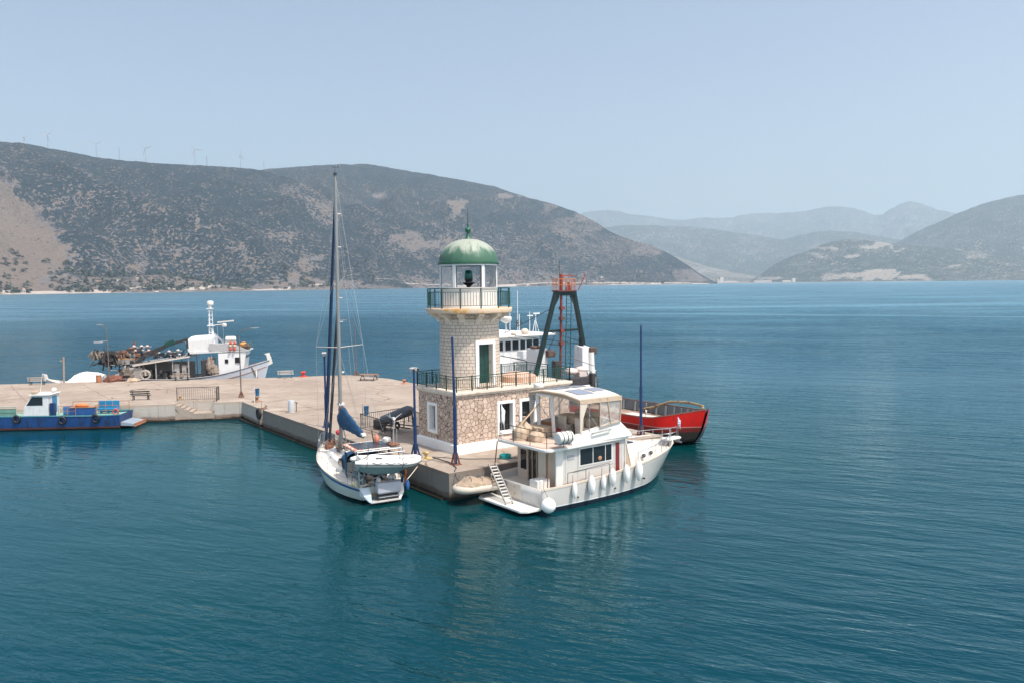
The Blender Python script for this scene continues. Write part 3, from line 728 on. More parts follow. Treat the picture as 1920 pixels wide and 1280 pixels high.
mb.quad(ringpt(da-hw,2.07,8.92),ringpt(da+hw,2.07,8.92),ringpt(da+hw,1.7,8.92),ringpt(da-hw,1.7,8.92)); mb.quad(ringpt(da-hw,2.07,6.2),ringpt(da+hw,2.07,6.2),ringpt(da+hw,1.7,6.2),ringpt(da-hw,1.7,6.2))
LB(mb,'reveal',m_ledge,dr)
mb=MB(); y=TY-1.73; mb.box(TX-.62,TX+.58,y,y+.05,6.2,8.92)
for (a,b) in ((6.35,7.3),(7.45,8.75)): mb.box(TX-.42,TX-.08,y-.02,y,a,b); mb.box(TX+.04,TX+.38,y-.02,y,a,b)
LB(mb,'door',mk('dark_green_door',(.012,.05,.040),.5,var=.3),dr)
# gallery
mb=MB(); mb.lathe([(2.08,10.44),(2.16,10.47),(2.16,10.56),(2.08,10.6)],(TX,TY,0),64); LB(mb,'string_course',m_ledge,smooth=40)
mb=MB(); mb.lathe([(2.08,10.55),(2.08,11.05)],(TX,TY,0),48); LB(mb,'gallery_drum',m_dress)
NC=12
for k in range(NC):
    a=da+PI/NC+2*PI*k/NC; prof=[(2.06,10.38),(2.22,10.44),(2.34,10.62),(2.52,10.72),(2.72,10.80),(2.84,10.90),(2.84,11.0),(2.06,11.0)]
    w=.21; ca,sa=math.cos(a),math.sin(a)
    mb=MB(); mb.loft([[(TX+r*ca-s_*w*sa,TY+r*sa+s_*w*ca,z) for r,z in prof] for s_ in (-1,1)]); LB(mb,'corbel',m_ledge)
mb=MB(); mb.lathe([(0,11.0),(2.9,11.0),(3.0,11.06),(3.05,11.28),(3.02,11.36),(0,11.36)],(TX,TY,0),64); LB(mb,'gallery_slab',m_slab,smooth=40)
# gallery rail, round
GZ=11.36; gr=bpy.data.objects.new('gallery_railing',None); COL.objects.link(gr); gr.parent=L
def arc_tube(mb,r,z,rad_,n=64): mb.torus((TX,TY,z),r,rad_,n,6)
mb=MB(); arc_tube(mb,2.9,GZ+1.36,.03); arc_tube(mb,2.9,GZ+1.12,.02); arc_tube(mb,2.9,GZ+.2,.02); LB(mb,'rail',m_gr,gr,smooth=60)
mb=MB(); nb=92
for k in range(nb):
    a=2*PI*k/nb; x,y=TX+2.9*math.cos(a),TY+2.9*math.sin(a); mb.bar((x,y,GZ+.2),(x,y,GZ+1.12),.022,.022)
LB(mb,'balusters',m_gr,gr)
for k in range(13):
    a=da+.2+2*PI*k/13; x,y=TX+2.9*math.cos(a),TY+2.9*math.sin(a); mb=MB(); mb.bar((x,y,GZ-.02),(x,y,GZ+1.38),.07,.07); LB(mb,'post',m_gr,gr)
# lantern room: octagon-like drum with glazed bays
mb=MB(); mb.lathe([(2.0,GZ),(2.0,GZ+1.28),(2.06,GZ+1.3),(2.06,GZ+1.4),(1.85,GZ+1.42),(1.85,GZ)],(TX,TY,0),64); LB(mb,'lantern_wall',mk('lantern_plaster',(.74,.70,.66),.7,var=.08,stain=(.6,.48,.38),sa=(.55,.8)),smooth=40)
m_fr=mk('lantern_frame_paint',(.74,.74,.75),.45,var=.06)
HZ0,HZ1=GZ+1.42,GZ+2.92
NB=6; off=R_(-90)+R_(14.5)-da*0
cama=math.atan2(CAM.y-TY,CAM.x-TX)
for k in range(NB):
    a=cama+R_(30)+2*PI*k/NB
    ca,sa=math.cos(a),math.sin(a)
    mb=MB(); mb.obox((TX+1.96*ca,TY+1.96*sa,(HZ0+HZ1)/2),(.12,.22,HZ1-HZ0),a); q=LB(mb,'lantern_post',m_fr)
    mb=MB(); mb.obox((TX+1.86*ca,TY+1.86*sa,(HZ0+HZ1)/2),(.07,.30,HZ1-HZ0-.02),a); LB(mb,'inner_post',mk('brown_steel_frame',(.16,.13,.12),.6),q)
mb=MB(); mb.lathe([(2.03,HZ1),(2.03,HZ1+.12),(1.8,HZ1+.12),(1.8,HZ1)],(TX,TY,0),48); LB(mb,'lantern_ring',m_fr,smooth=40)
g=NT('lantern_glass'); g.b.inputs['Transmission Weight'].default_value=1; g.b.inputs['IOR'].default_value=1.05; g.b.inputs['Base Color'].default_value=(.93,.95,.96,1); g.b.inputs['Roughness'].default_value=0; g.b.inputs['Specular IOR Level'].default_value=1.0
m_lg=g.mat
for k in range(NB):
    a0=cama+R_(30)+2*PI*k/NB+.06; a1=a0+2*PI/NB-.12
    mb=MB(); mb.loft([[ringpt(a0+(a1-a0)*i/6,1.93,z) for i in range(7)] for z in (HZ0,HZ1)],False,False,False); LB(mb,'lantern_pane',m_lg,smooth=60)
# lamp
mb=MB(); mb.lathe([(.05,HZ0-.1),(.10,HZ0+.0),(.14,HZ0+.1),(.42,HZ0+.3),(.42,HZ0+.34),(.2,HZ0+.38),(.26,HZ0+.5),(.30,HZ0+.62)],(TX,TY,0),20); mb.lathe([(.5,GZ+.02),(.12,GZ+.2),(.1,HZ0-.05)],(TX,TY,0),16); lp=LB(mb,'lamp_stand',W_['dark'],smooth=50)
mb=MB(); mb.lathe([(.25,HZ0+.52),(.28,HZ0+.7),(.27,HZ0+1.0),(.2,HZ0+1.18),(0,HZ0+1.22)],(TX,TY,0),20); LB(mb,'lamp_lens',mk('green_lamp_glass',(.01,.14,.11),.1),lp,smooth=60)
# dome, ribbed
EZ=HZ1+.13
mb=MB(); mb.lathe([(1.8,EZ-.02),(2.12,EZ-.02),(2.16,EZ+.03),(2.14,EZ+.14),(2.04,EZ+.17)],(TX,TY,0),64); LB(mb,'dome_rim',mk('rim_green_paint',(.012,.085,.045),.5,var=.2),smooth=40)
mb=MB(); rings=[]; nn=96
for i in range(15):
    u=i/14*R_(86); r=2.06*math.cos(u)**.95; z=EZ+.15+1.62*math.sin(u)
    rings.append([ringpt(2*PI*k/nn,r*(1+.012*(abs(math.cos(8*2*PI*k/nn))**10)),z) for k in range(nn)])
mb.loft(rings,True,False,True); LB(mb,'dome',m_dome,smooth=60)
DZ=EZ+1.76
mb=MB(); mb.lathe([(.30,DZ-.04),(.2,DZ+.06),(.13,DZ+.3),(.11,DZ+.45),(.19,DZ+.52),(.22,DZ+.64),(.17,DZ+.76),(.07,DZ+.82),(.05,DZ+.95),(.09,DZ+1.0),(.04,DZ+1.06)],(TX,TY,0),18); fi=LB(mb,'finial',mk('finial_green_paint',(.015,.09,.05),.45),smooth=50)
mb=MB(); mb.tube([(TX,TY,DZ+1.0),(TX,TY,DZ+2.15)],[.025,.012],6); LB(mb,'lightning_rod',W_['dark'],fi)
# ---------------------------------------------------------------- hulls
def catmull(vals,u):
    n=len(vals)-1; x=u*n; i=min(int(x),n-1); f=x-i
    p0,p1,p2,p3=vals[max(i-1,0)],vals[i],vals[i+1],vals[min(i+2,n)]
    return .5*((2*p1)+(-p0+p2)*f+(2*p0-5*p1+4*p2-p3)*f*f+(-p0+3*p1-3*p2+p3)*f**3)
class Hull:
    """stations: (x at sheer, x at waterline, half beam at sheer, sheer z, half beam at waterline, keel depth)"""
    def __init__(s,st,flare=1.0,tumble=0): s.st=st; s.flare=flare; s.rk=min(1,flare*1.4)
    def at(s,u): return [catmull([q[i] for q in s.st],u) for i in range(6)]
    def uof(s,x):
        lo,hi=0,1
        for _ in range(40):
            m=(lo+hi)/2
            if s.at(m)[0]<x: lo=m
            else: hi=m
        return lo
    def half(s,x): q=s.at(s.uof(x)); return max(q[2],.02),q[3]
    def prof(s,u,M=9,K=5):
        xs,xw,hs,zs,hw,k=s.at(u); hs=max(hs,.02);hw=max(hw,.015); P=[]
        for i in range(M+1):
            t=i/M; z=zs*(1-t); y=hw+(hs-hw)*(1-t)**s.flare; P.append((xw+(xs-xw)*(1-t)**s.rk,y,z))
        for i in range(1,K+1):
            t=i/K; P.append((xw-(xs-xw)*.3*t,hw*math.sqrt(max(0,1-t*t))+.001,-k*t))
        return P
    def shell(s,mb,N=44,M=9):
        rings=[]
        for i in range(N+1):
            p=s.prof(i/N,M); rings.append(p+[(x,-y,z) for x,y,z in p[::-1]])
        mb.loft(rings,False,False,False)
        # transom
        mb.add(rings[0],[tuple(range(len(rings[0])))])
        return mb
    def strip(s,mb,z0,z1,out=.012,side=(1,-1),u0=0,u1=1,N=44,rel=True):
        "a band that follows the sheer (rel) between two drops below it, standing proud of the plating"
        for sg in side:
            R=[]
            for i in range(N+1):
                u=u0+(u1-u0)*i/N; xs,xw,hs,zs,hw,k=s.at(u)
                r=[]
                for d in (z0,z1):
                    z=(zs-d) if rel else d
                    t=1-z/zs; y=hw+(hs-hw)*(1-t)**s.flare if hs>0 else .02
                    x=xw+(xs-xw)*(1-t)**s.rk; r.append((x,sg*(max(y,.02)+out),z)); 
                R.append([r[0],r[1],(r[1][0],r[1][1]-sg*(out+.03),r[1][2]),(r[0][0],r[0][1]-sg*(out+.03),r[0][2])])
            mb.loft(R,True)
        return mb
    def deck(s,mb,drop,inset=.04,u0=0,u1=.985,N=36,camber=.05):
        R=[]
        for i in range(N+1):
            u=u0+(u1-u0)*i/N; xs,xw,hs,zs,hw,k=s.at(u); z=zs-drop; t=drop/zs
            h=max(hw+(hs-hw)*(1-t)**s.flare-inset,.01); x=xw+(xs-xw)*(1-t)**s.rk
            R.append([(x,h*v,z+camber*(1-v*v)) for v in (-1,-.6,-.2,.2,.6,1)])
        mb.loft(R,False,False,False); return mb
    def rail(s,u,drop=0,inset=0): 
        xs,xw,hs,zs,hw,k=s.at(u); return Vector((xs,max(hs-inset,0),zs-drop))
def hull_mat(name,top,bands,rough=.3,stain=(.5,.42,.33),sa=(.60,.86),var=.05):
    "bands: (below this height, colour), highest first"
    t=NT(name); t.set(rough,0,.5); tc=t.n('ShaderNodeTexCoord'); p=tc.outputs['Object']; w=t.pos()
    s=t.n('ShaderNodeSeparateXYZ'); t.l(p,s.inputs[0])
    c=t.mix(t.noise(w,1.5,4),sc(top,1-var*1.6),sc(top,1+var))
    c=t.mix(t.mapr(t.noise(t.vmul(p,(1,1,.2)),3.2,5,.65),*sa),c,stain)
    for z,col in bands: c=t.mix(t.mapr(s.outputs['Z'],z+.006,z-.006,smooth=False),c,col)
    t.base(c); return t.mat
def stanchions(parent,pts,h,mat,n_w=2,r=.016,name='guard_rail',lean=0,every=1,top=True):
    mb=MB(); P=[Vector(p) for p in pts]
    if top: mb.tube([p+Vector((0,0,h)) for p in P],r,6)
    for k in range(1,n_w): mb.tube([p+Vector((0,0,h*k/n_w)) for p in P],r*.55,5)
    for p in P[::every]: mb.tube([p,p+Vector((0,0,h))],r,6)
    return mb.build(name,mat,parent,60)
def wire(mb,a,b,r=.0075): mb.tube([a,b],r,5); return mb
# ---------------------------------------------------------------- motor yacht
Y=thing('motor_yacht','cream and white trawler motor yacht with flybridge canopy moored at the lighthouse','motor yacht',(2.5,-3.3,0),.012)
yh=Hull([(0,.02,2.42,1.42,2.3,.7),(1.5,1.5,2.58,1.45,2.42,.8),(4,4,2.64,1.55,2.5,.9),(6.5,6.5,2.62,1.70,2.40,1),(9,8.8,2.38,1.88,1.95,1),(11,10.4,1.80,2.05,1.15,1),(12.6,11.5,.95,2.18,.40,.9),(13.5,12.1,.06,2.27,.03,.6)],.8)
m_yh=hull_mat('yacht_hull_gelcoat',(.54,.515,.49),[(.34,(.75,.75,.74)),(.28,(.012,.018,.03))],.22)
hl=yh.shell(MB()).build('hull',m_yh,Y,70,solid=.05)
o=yh.strip(MB(),-.05,.07,.05).build('rub_rail',W_['cream'],Y,50)
o=yh.strip(MB(),.42,.47,.02,u0=0,u1=.93).build('moulded_step',W_['white'],Y,50)
yh.deck(MB(),.42,u0=.0,u1=.98).build('deck',mk('cream_nonskid_deck',(.66,.58,.49),.7,var=.06),Y,60)
# transom: framed door and corner pads
mb=MB(); mb.box(-.035,0,-.55,.75,.50,1.36); mb.build('transom_door',W_['cream'],Y,bevel=.02)
mb=MB(); mb.box(-.05,-.036,-.02,.06,.72,.82); mb.box(-.05,-.036,-.02,.06,1.12,1.22); mb.build('door_latch',W_['teak'],Y)
mb=MB(); mb.prism([(-1.25,-2.0),(-.9,-2.3),(.0,-2.36),(.0,2.36),(-.9,2.3),(-1.25,2.0)],.22,.36); mb.build('swim_platform',mk('platform_nonskid',(.70,.68,.64),.6),Y,bevel=.03)
# cockpit furniture
mb=MB(); mb.obox((.75,-1.35,1.45),(.95,.75,.62)); mb.build('cockpit_locker',W_['white'],Y,bevel=.05)
# deckhouse
cb=W_['cream']; wh=W_['white']
mb=MB(); mb.box(1.85,6.9,-2.12,2.12,1.0,3.46); house=mb.build('deckhouse',mk('deckhouse_gelcoat',(.54,.51,.48),.3,var=.04),Y)
mb=MB(); mb.box(1.30,1.84,-2.18,-2.08,1.0,3.46); mb.build('wing_panel',wh,house,bevel=.02)
mb=MB(); mb.box(1.80,1.849,-2.06,2.08,1.0,3.46); bk=mb.build('aft_bulkhead',mk('beige_bulkhead',(.62,.49,.38),.5,var=.06),Y)
mb=MB(); mb.box(1.77,1.80,.15,.95,1.05,3.05); mb.build('dark_doorway_panel',W_['glass'],bk)  # dark slab stands in for the shaded inside of the doorway
mb=MB(); mb.box(1.72,1.765,.52,.60,1.05,3.05); mb.box(1.72,1.765,.93,1.0,1.0,3.1); mb.box(1.72,1.765,.1,.17,1.0,3.1); mb.box(1.72,1.765,.17,.93,3.02,3.1); mb.build('door_frame',W_['teak'],bk)
mb=MB(); mb.box(1.70,1.76,-.75,-.05,1.35,3.05); mb.build('open_door_leaf',cb,bk,bevel=.02)
mb=MB(); mb.box(1.77,1.80,1.2,1.75,1.7,2.9); mb.build('aft_window',W_['glass'],bk)
for s_ in (-1,1):
    y=2.125*s_
    w=MB(); w.box(3.1,5.82,min(y,y+.03*s_),max(y,y+.03*s_),2.24,3.36); w=w.build('window_frame',wh,house,bevel=.01)
    for (a,b) in ((3.19,4.18),(4.24,5.2),(5.26,5.74)):
        mb=MB(); mb.box(a,b,min(y+.032*s_,y+.04*s_),max(y+.032*s_,y+.04*s_),2.33,3.28); mb.build('pane',W_['glass'],w)
    mb=MB(); mb.box(6.12,6.42,min(y,y+.03*s_),max(y,y+.03*s_),1.35,3.3); mb.build('side_door',mk('red_mahogany_door',(.17,.02,.02),.35) if s_<0 else W_['wood'],house)
# flower basket behind the pane
mb=MB(); mb.ell((4.75,-2.19,2.55),(.16,.03,.14)); mb.build('basket',mk('wicker_basket',(.40,.20,.12),.8),house,60)
# windscreen and pilothouse front, sloping, under a beige cover
mb=MB(); mb.loft([[(6.9,-2.12,1.3),(6.9,2.12,1.3),(6.9,2.12,3.46),(6.9,-2.12,3.46)],[(7.9,-1.7,1.3),(7.9,1.7,1.3),(7.25,1.75,3.46),(7.25,-1.75,3.46)]]); mb.build('windscreen_cover',W_['canvas'],Y)
mb=MB()
for s_ in (-1,1): mb.bar((7.93,1.72*s_,1.35),(7.27,1.77*s_,3.46),.09,.07); mb.bar((6.9,2.14*s_,1.3),(6.9,2.14*s_,3.46),.07,.05)
mb.build('windscreen_post',wh,Y)
# trunk cabin on the foredeck
rings=[]
for x,h,z in ((7.7,1.75,2.42),(8.6,1.72,2.52),(9.8,1.45,2.52),(10.6,1.1,2.42),(11.0,.7,2.15)):
    rings.append([(x,-h,1.4),(x,-h*.98,z-.18),(x,-h*.86,z),(x,-h*.4,z+.06),(x,h*.4,z+.06),(x,h*.86,z),(x,h*.98,z-.18),(x,h,1.4)])
mb=MB(); mb.loft(rings,False,True,True); tr=mb.build('trunk_cabin',wh,Y,40)
for x in (9.0,10.0):
    mb=MB(); hh=1.74 if x<9.5 else 1.42; mb.ell((x,-hh,2.02),(.2,.05,.13)); mb.build('porthole',W_['glass'],tr,60)
mb=MB(); mb.box(8.9,9.5,-.35,.35,2.58,2.66); mb.build('deck_hatch',W_['glass'],tr,bevel=.02)
# flybridge deck with overhang
def rr_poly(x0,x1,h0,h1,r=.35):
    P=[]
    for cx,cy,a in ((x1-r,h1-r,0),(x0+r,h0-r,90),(x0+r,-h0+r,180),(x1-r,-h1+r,270)):
        for k in range(5): P.append((cx+r*math.cos(R_(a+k*22.5)),cy+r*math.sin(R_(a+k*22.5))))
    return P
mb=MB(); mb.prism(rr_poly(.35,7.35,2.52,2.3,.45),3.46,3.64); fd=mb.build('flybridge_deck',wh,Y,bevel=.05)
mb=MB(); mb.prism(rr_poly(.5,2.6,2.35,2.35,.3),3.641,3.66); mb.build('aft_deck_pad',mk('pinkish_deck_paint',(.60,.44,.36),.7),Y)
# coaming
def coam(mb,s_):
    pr=[(2.35,3.64),(2.35,4.12),(3.4,4.32),(5.6,4.62),(6.35,4.62),(7.2,3.86),(7.3,3.64)]
    mb.loft([[(x,s_*(2.38-.12*(z-3.64)),z) for x,z in pr],[(x,s_*(2.20-.12*(z-3.64)),z) for x,z in pr]])
mb=MB(); coam(mb,1); coam(mb,-1); mb.loft([[(6.15,-2.2,4.62),(6.35,-2.2,4.62),(7.25,-2.1,3.64),(6.9,-2.1,3.64)],[(6.3,0,4.7),(6.5,0,4.7),(7.5,0,3.64),(7.1,0,3.64)],[(6.15,2.2,4.62),(6.35,2.2,4.62),(7.25,2.1,3.64),(6.9,2.1,3.64)]]); mb.build('flybridge_coaming',wh,fd,50)
mb=MB(); mb.tube([(3.9,-2.38,4.12),(3.9,-2.5,4.2),(5.4,-2.48,4.28),(5.4,-2.36,4.22)],.04,8); mb.build('grab_rail',W_['grey'],fd,60)
mb=MB(); mb.obox((5.5,0,4.15),(.5,1.9,1.0)); mb.obox((4.7,-.75,3.98),(.7,.75,.6)); mb.obox((4.4,-.75,4.5),(.16,.75,.6)); mb.obox((4.7,.85,3.98),(.7,.75,.6)); mb.obox((4.4,.85,4.5),(.16,.75,.6)); mb.build('helm_seats',cb,fd,bevel=.06)
mb=MB(); mb.obox((3.0,1.3,3.95),(1.0,1.6,.6)); mb.build('settee',W_['canvas'],fd,bevel=.06)
mb=MB(); mb.obox((5.05,.1,4.55),(.9,2.9,.55)); mb.obox((5.45,-.3,4.95),(.5,1.9,.4)); mb.build('console_cover',W_['canvas'],fd,bevel=.12,sub=1)
mb=MB(); mb.obox((3.9,1.6,4.15),(.6,.7,.55)); mb.build('wood_locker',W_['wood'],fd)
mb=MB(); mb.obox((3.55,.4,3.95),(.5,.4,.3)); mb.build('red_cushion',mk('red_cushion',(.35,.02,.03),.8),fd,bevel=.05)
# hardtop canopy with panels
R=[]
for i in range(9):
    y=-2.35+4.7*i/8; c=.24*(1-(y/2.35)**2)
    R.append([(2.95,y,6.22+c),(3.2,y,6.30+c),(6.1,y,6.30+c),(6.45,y,6.14+c*.8),(6.3,y,6.08+c*.8),(3.1,y,6.16+c)])
mb=MB(); mb.loft(R,True); ht=mb.build('canopy_roof',mk('cream_canopy_cloth',(.74,.63,.53),.8,var=.06),Y,50)
mb=MB()
for s_ in (-1,1): mb.loft([[(2.98,s_*2.36,6.24),(6.42,s_*2.36,6.20)],[(2.98,s_*2.40,5.98),(6.42,s_*2.40,5.92)]],False,False,False)
mb.loft([[(2.94,y,6.24+.24*(1-(y/2.35)**2)) for y in (-2.35,-1.2,0,1.2,2.35)],[(2.92,y,6.02+.24*(1-(y/2.35)**2)) for y in (-2.35,-1.2,0,1.2,2.35)]],False,False,False)
mb.build('valance',W_['canvas'],ht,solid=.02)
mb=MB()
for s_ in (-1,1): mb=MB(); mb.loft([[(3.0,s_*2.37,6.0),(3.6,s_*2.37,6.0)],[(3.02,s_*2.34,5.1),(3.25,s_*2.34,5.1)],[(3.05,s_*2.30,4.2),(3.2,s_*2.30,4.2)]],False,False,False); mb.build('gathered_curtain',W_['cream'],ht,solid=.05)
mb=MB(); mb.tube([(3.0,-2.3,6.2),(2.95,-1,6.42),(2.95,1,6.42),(3.0,2.3,6.2)],.09,8); mb.build('rolled_curtain',W_['canvas'],ht,60)
for k,(x0,x1,y0,y1) in enumerate(((3.45,4.7,-1.75,-.45),(3.45,4.6,.3,1.7),(4.95,5.95,.2,1.6),(4.95,5.9,-1.4,-.5))):
    R=[]
    for i in range(5):
        y=y0+(y1-y0)*i/4; c=.24*(1-(y/2.35)**2); R.append([(x0,y,6.315+c),(x1,y,6.315+c),(x1,y,6.34+c),(x0,y,6.34+c)])
    mb=MB(); mb.loft(R,True); mb.build('solar_panel',W_['solarl'],ht)
mb=MB()
for x in (3.05,3.8,4.6,5.4,6.3):
    for s_ in (-1,1): mb.tube([(x,2.28*s_,4.2 if x<4 else 4.5),(x,2.32*s_,6.2)],.03,6)
for s_ in (-1,1):
    mb.tube([(6.3,2.3*s_,6.15),(4.7,2.3*s_,4.5)],.025,6); mb.tube([(3.05,2.3*s_,6.2),(4.5,2.3*s_,4.5)],.022,6)
mb.build('canopy_frame',W_['steel'],Y,60)
v=NT('clear_vinyl'); v.b.inputs['Base Color'].default_value=(.72,.66,.60,1); v.b.inputs['Roughness'].default_value=.08; v.b.inputs['Alpha'].default_value=.40; v.bump(v.noise(v.pos(),2.2,3),.7,.15)
mb=MB()
mb.add([(4.6,-2.33,4.46),(6.25,-2.33,4.64),(6.35,-2.36,6.16),(4.6,-2.36,6.24)],[(0,1,2,3)])
mb.add([(4.6,2.33,4.46),(6.25,2.33,4.64),(6.35,2.36,6.16),(4.6,2.36,6.24)],[(0,1,2,3)])
mb.loft([[(6.3,-2.3,4.64),(6.4,-2.34,6.16)],[(6.45,0,4.72),(6.5,0,6.3)],[(6.3,2.3,4.64),(6.4,2.34,6.16)]],False,False,False)
mb.build('clear_curtain',v.mat,Y)
mb=MB()
for a,b in (((4.6,-2.37,4.46),(4.6,-2.38,6.2)),((4.6,-2.36,4.46),(6.25,-2.36,4.64)),((5.5,-2.37,4.55),(5.2,-2.38,6.2)),((6.27,-2.36,4.64),(6.37,-2.38,6.16))): mb.bar(a,b,.05,.07)
mb.build('curtain_binding',W_['canvas'],Y)
# radar arch legs
mb=MB()
for y in (1.55,.15): mb.bar((3.15,y,3.64),(3.0,y+.05,6.3),.22,.14)
mb.bar((3.0,1.6,6.2),(3.0,.2,6.2),.2,.14); mb.build('radar_arch',wh,Y,bevel=.03)
mb=MB(); mb.lathe([(.30,0),(.34,.08),(.34,.2),(.25,.28),(0,.3)],(3.4,1.9,6.55),18); mb.build('radar_dome',wh,Y,50)
# aft upper deck: rails, covered gear
stanchions(Y,[(.55,2.2,3.64),(.5,.8,3.64),(.5,-.8,3.64),(.6,-2.2,3.64),(1.7,-2.38,3.64),(2.35,-2.34,3.95)],.95,W_['dark'],3,.022,'upper_rail')
def bundle(c,r,name,mat,seed,par):
    mb=MB(); rings=[]
    for i in range(9):
        t=i/8; z=t; q=(1.0-.1*t if t<.5 else max(.13,.95-(t-.5)*2.6)) if t<.88 else .26
        rings.append([Vector((c[0]+r[0]*q*(1+.14*math.cos(2*PI*k*7/28+seed)*(.4+t)+.22*mn.noise((k*.4,t*3,seed)))*math.cos(2*PI*k/28),c[1]+r[1]*q*(1+.14*math.cos(2*PI*k*7/28+seed)*(.4+t)+.22*mn.noise((k*.4,t*3,seed+3)))*math.sin(2*PI*k/28),c[2]+r[2]*z)) for k in range(28)])
    mb.loft(rings); return mb.build(name,mat,par,60)
bundle((1.1,.9,3.66),(.42,.48,1.12),'covered_winch',W_['canvas'],1,Y); bundle((1.6,.0,3.66),(.45,.55,.8),'covered_gear',W_['canvas'],5,Y); bundle((1.9,1.5,3.66),(.4,.6,1.25),'covered_barbecue',mk('tan_canvas',(.50,.39,.28),.9,bump=.6,bs=4),9,Y)
mb=MB(); mb.tube([(1.0,1.0,4.4),(3.1,1.5,5.6)],.05,8); mb.build('boom',W_['teak'],Y,60)
for x,z in ((2.6,.62),(5.6,.66),(8.3,.80)):
    hh=yh.half(x)[0]; mb=MB(); mb.tube([(x,-hh-.02,z),(x,-hh+.3,z)],.05,10); mb.build('drain_outlet',W_['dark'],Y)
mb=MB()
for x in (2.05,3.0,6.0,6.6): mb.box(x-.008,x+.008,-2.131,-2.119,1.6,3.4)
mb.build('panel_seams',W_['grey'],house)
mb=MB(); mb.box(2.2,2.75,-2.14,-2.12,2.75,3.05); mb.build('side_vent',W_['grey'],house)
mb=MB()
for x in (2.9,4.2,5.6): mb.tube([(x,-2.50,1.5),(x,-2.56,1.62),(x+.3,-2.56,1.62),(x+.3,-2.5,1.5)],.022,6)
mb.build('mooring_cleat',W_['steel'],Y,60)
mb=MB(); mb.tube([(4.5,-2.16,3.40),(5.9,-2.16,3.40)],.02,6); mb.tube([(2.6,-2.13,2.0),(5.9,-2.13,2.05)],.018,6); mb.build('hand_rail',W_['steel'],house,60)
# deck rails forward
side=[]
for i in range(9):
    u=.50+.48*i/8; q=yh.rail(u,0,.12); side.append((q.x,-q.y,q.z+.02))
stanchions(Y,side+[(14.1,0,2.35)],.72,W_['steel'],2,.020,'starboard_rail')
stanchions(Y,[(x,-y,z) for x,y,z in side]+[(14.1,0,2.35)],.72,W_['steel'],2,.020,'port_rail')
stanchions(Y,[(1.9,-2.5,1.5),(3.3,-2.52,1.55),(5.2,-2.52,1.63)],.62,W_['dark'],1,.018,'side_rail')
mb=MB(); mb.prism([(12.9,-.42),(14.25,-.3),(14.4,0),(14.25,.3),(12.9,.42)],2.25,2.38); mb.build('bow_pulpit',W_['white'],Y,bevel=.03)
mb=MB(); mb.tube([(14.1,0,2.42),(14.45,0,2.3),(14.3,0,2.05)],.05,6); mb.bar((14.3,-.3,2.0),(14.3,.3,2.0),.06,.1); mb.build('anchor',W_['steel'],Y,60)
mb=MB(); mb.tube([(.45,2.35,3.46),(.2,2.4,1.45)],.035,8); mb.tube([(.6,-2.3,3.46),(.55,-2.3,1.45)],.03,8); mb.build('overhang_post',W_['rust'],Y,60)
# things that hang on or stand by the yacht
m=Y.matrix_basis if False else Matrix.Translation((2.5,-3.3,0))@Matrix.Rotation(.012,4,'Z')
def yw(x,y,z): return m@Vector((x,y,z))
t=thing('life_raft_canister','white life raft canister strapped to the flybridge rail of the yacht','life raft',yw(1.45,-2.72,4.3),.012)
mb=MB(); mb.tube([(-.52,0,0),(-.5,0,0),(-.44,0,0),(.44,0,0),(.5,0,0),(.52,0,0)],[.25,.31,.34,.34,.31,.25],18); mb.build('shell',wh,t,40)
mb=MB()
for x in (-.3,.02,.32): mb.tube([(x,0,0),(x+.05,0,0)],.352,18)
mb.build('strap',W_['black'],t,40)
mb=MB(); mb.box(-.4,.4,-.1,.4,-.42,-.36); mb.bar((-.3,.1,-.4),(-.3,.36,.1),.05); mb.bar((.3,.1,-.4),(.3,.36,.1),.05); mb.build('cradle',W_['steel'],t)
def fender(x,z,r,h,label,y=None):
    yy,_=yh.half(x); yy=-(yy+r+.03) if y is None else y
    t=thing('fender',label,'fender',yw(x,yy,z),0,'white fenders hung along the yacht hull')
    mb=MB(); pr=[(.03,h/2+.06),(.06,h/2)]
    if h>r*2.2:
        for k in range(17):
            t_=k/16; pr.append((max(.012,r*(math.sin(PI*min(1,.10+.90*t_**.85))**.62)*(.80+.28*t_)),h/2-h*t_))
    else:
        for k in range(1,13): a=R_(80-k*169/12); pr.append((max(r*math.cos(a),.01),r*math.sin(a)))
    mb.lathe(pr,n=18); mb.build('body',W_['fender'],t,50)
    _,zs=yh.half(x); mb=MB(); mb.tube([(0,0,h/2),(.02,-yy-(yh.half(x)[0]) +.0,zs-z+.05),(.05,-yy-(yh.half(x)[0]) ,zs-z+.5)],.014,5); mb.build('lanyard',W_['black'],t)
fender(.12,.62,.42,.84,'big round white ball fender at the yacht stern corner')
fender(2.15,1.1,.17,.95,'slim white fender nearest the yacht stern on the hull side')
fender(3.4,1.22,.24,1.15,'fat white fender second along the hull after the slim one')
fender(4.42,1.2,.17,.9,'small white fender below the cabin window of the yacht')
fender(5.1,1.42,.23,1.05,'fat white fender just astern of the red door')
fender(6.3,1.45,.23,1.1,'white fender just forward of the red yacht door')
fender(7.4,1.45,.26,1.2,'white fender nearest the yacht bow')
# passerelle
t=thing('gangway','grey ladder like gangway leaning from the swim platform up to the stern rail','gangway',yw(-.85,-.55,.38),0)
a=Vector((0,0,0)); b=Vector((.55,2.5,1.85)); mb=MB(); d=(b-a).normalized(); s_=Vector((.95,-.2,.0)).normalized()
mb.bar(a-s_*.22,b-s_*.22,.06,.10); mb.bar(a+s_*.22,b+s_*.22,.06,.10); mb.build('stringer',W_['alu'],t)
mb=MB()
for k in range(1,13): q=a.lerp(b,k/13); mb.bar(q-s_*.2,q+s_*.2,.12,.05)
mb.build('tread',mk('pale_tread',(.66,.64,.60),.6),t)
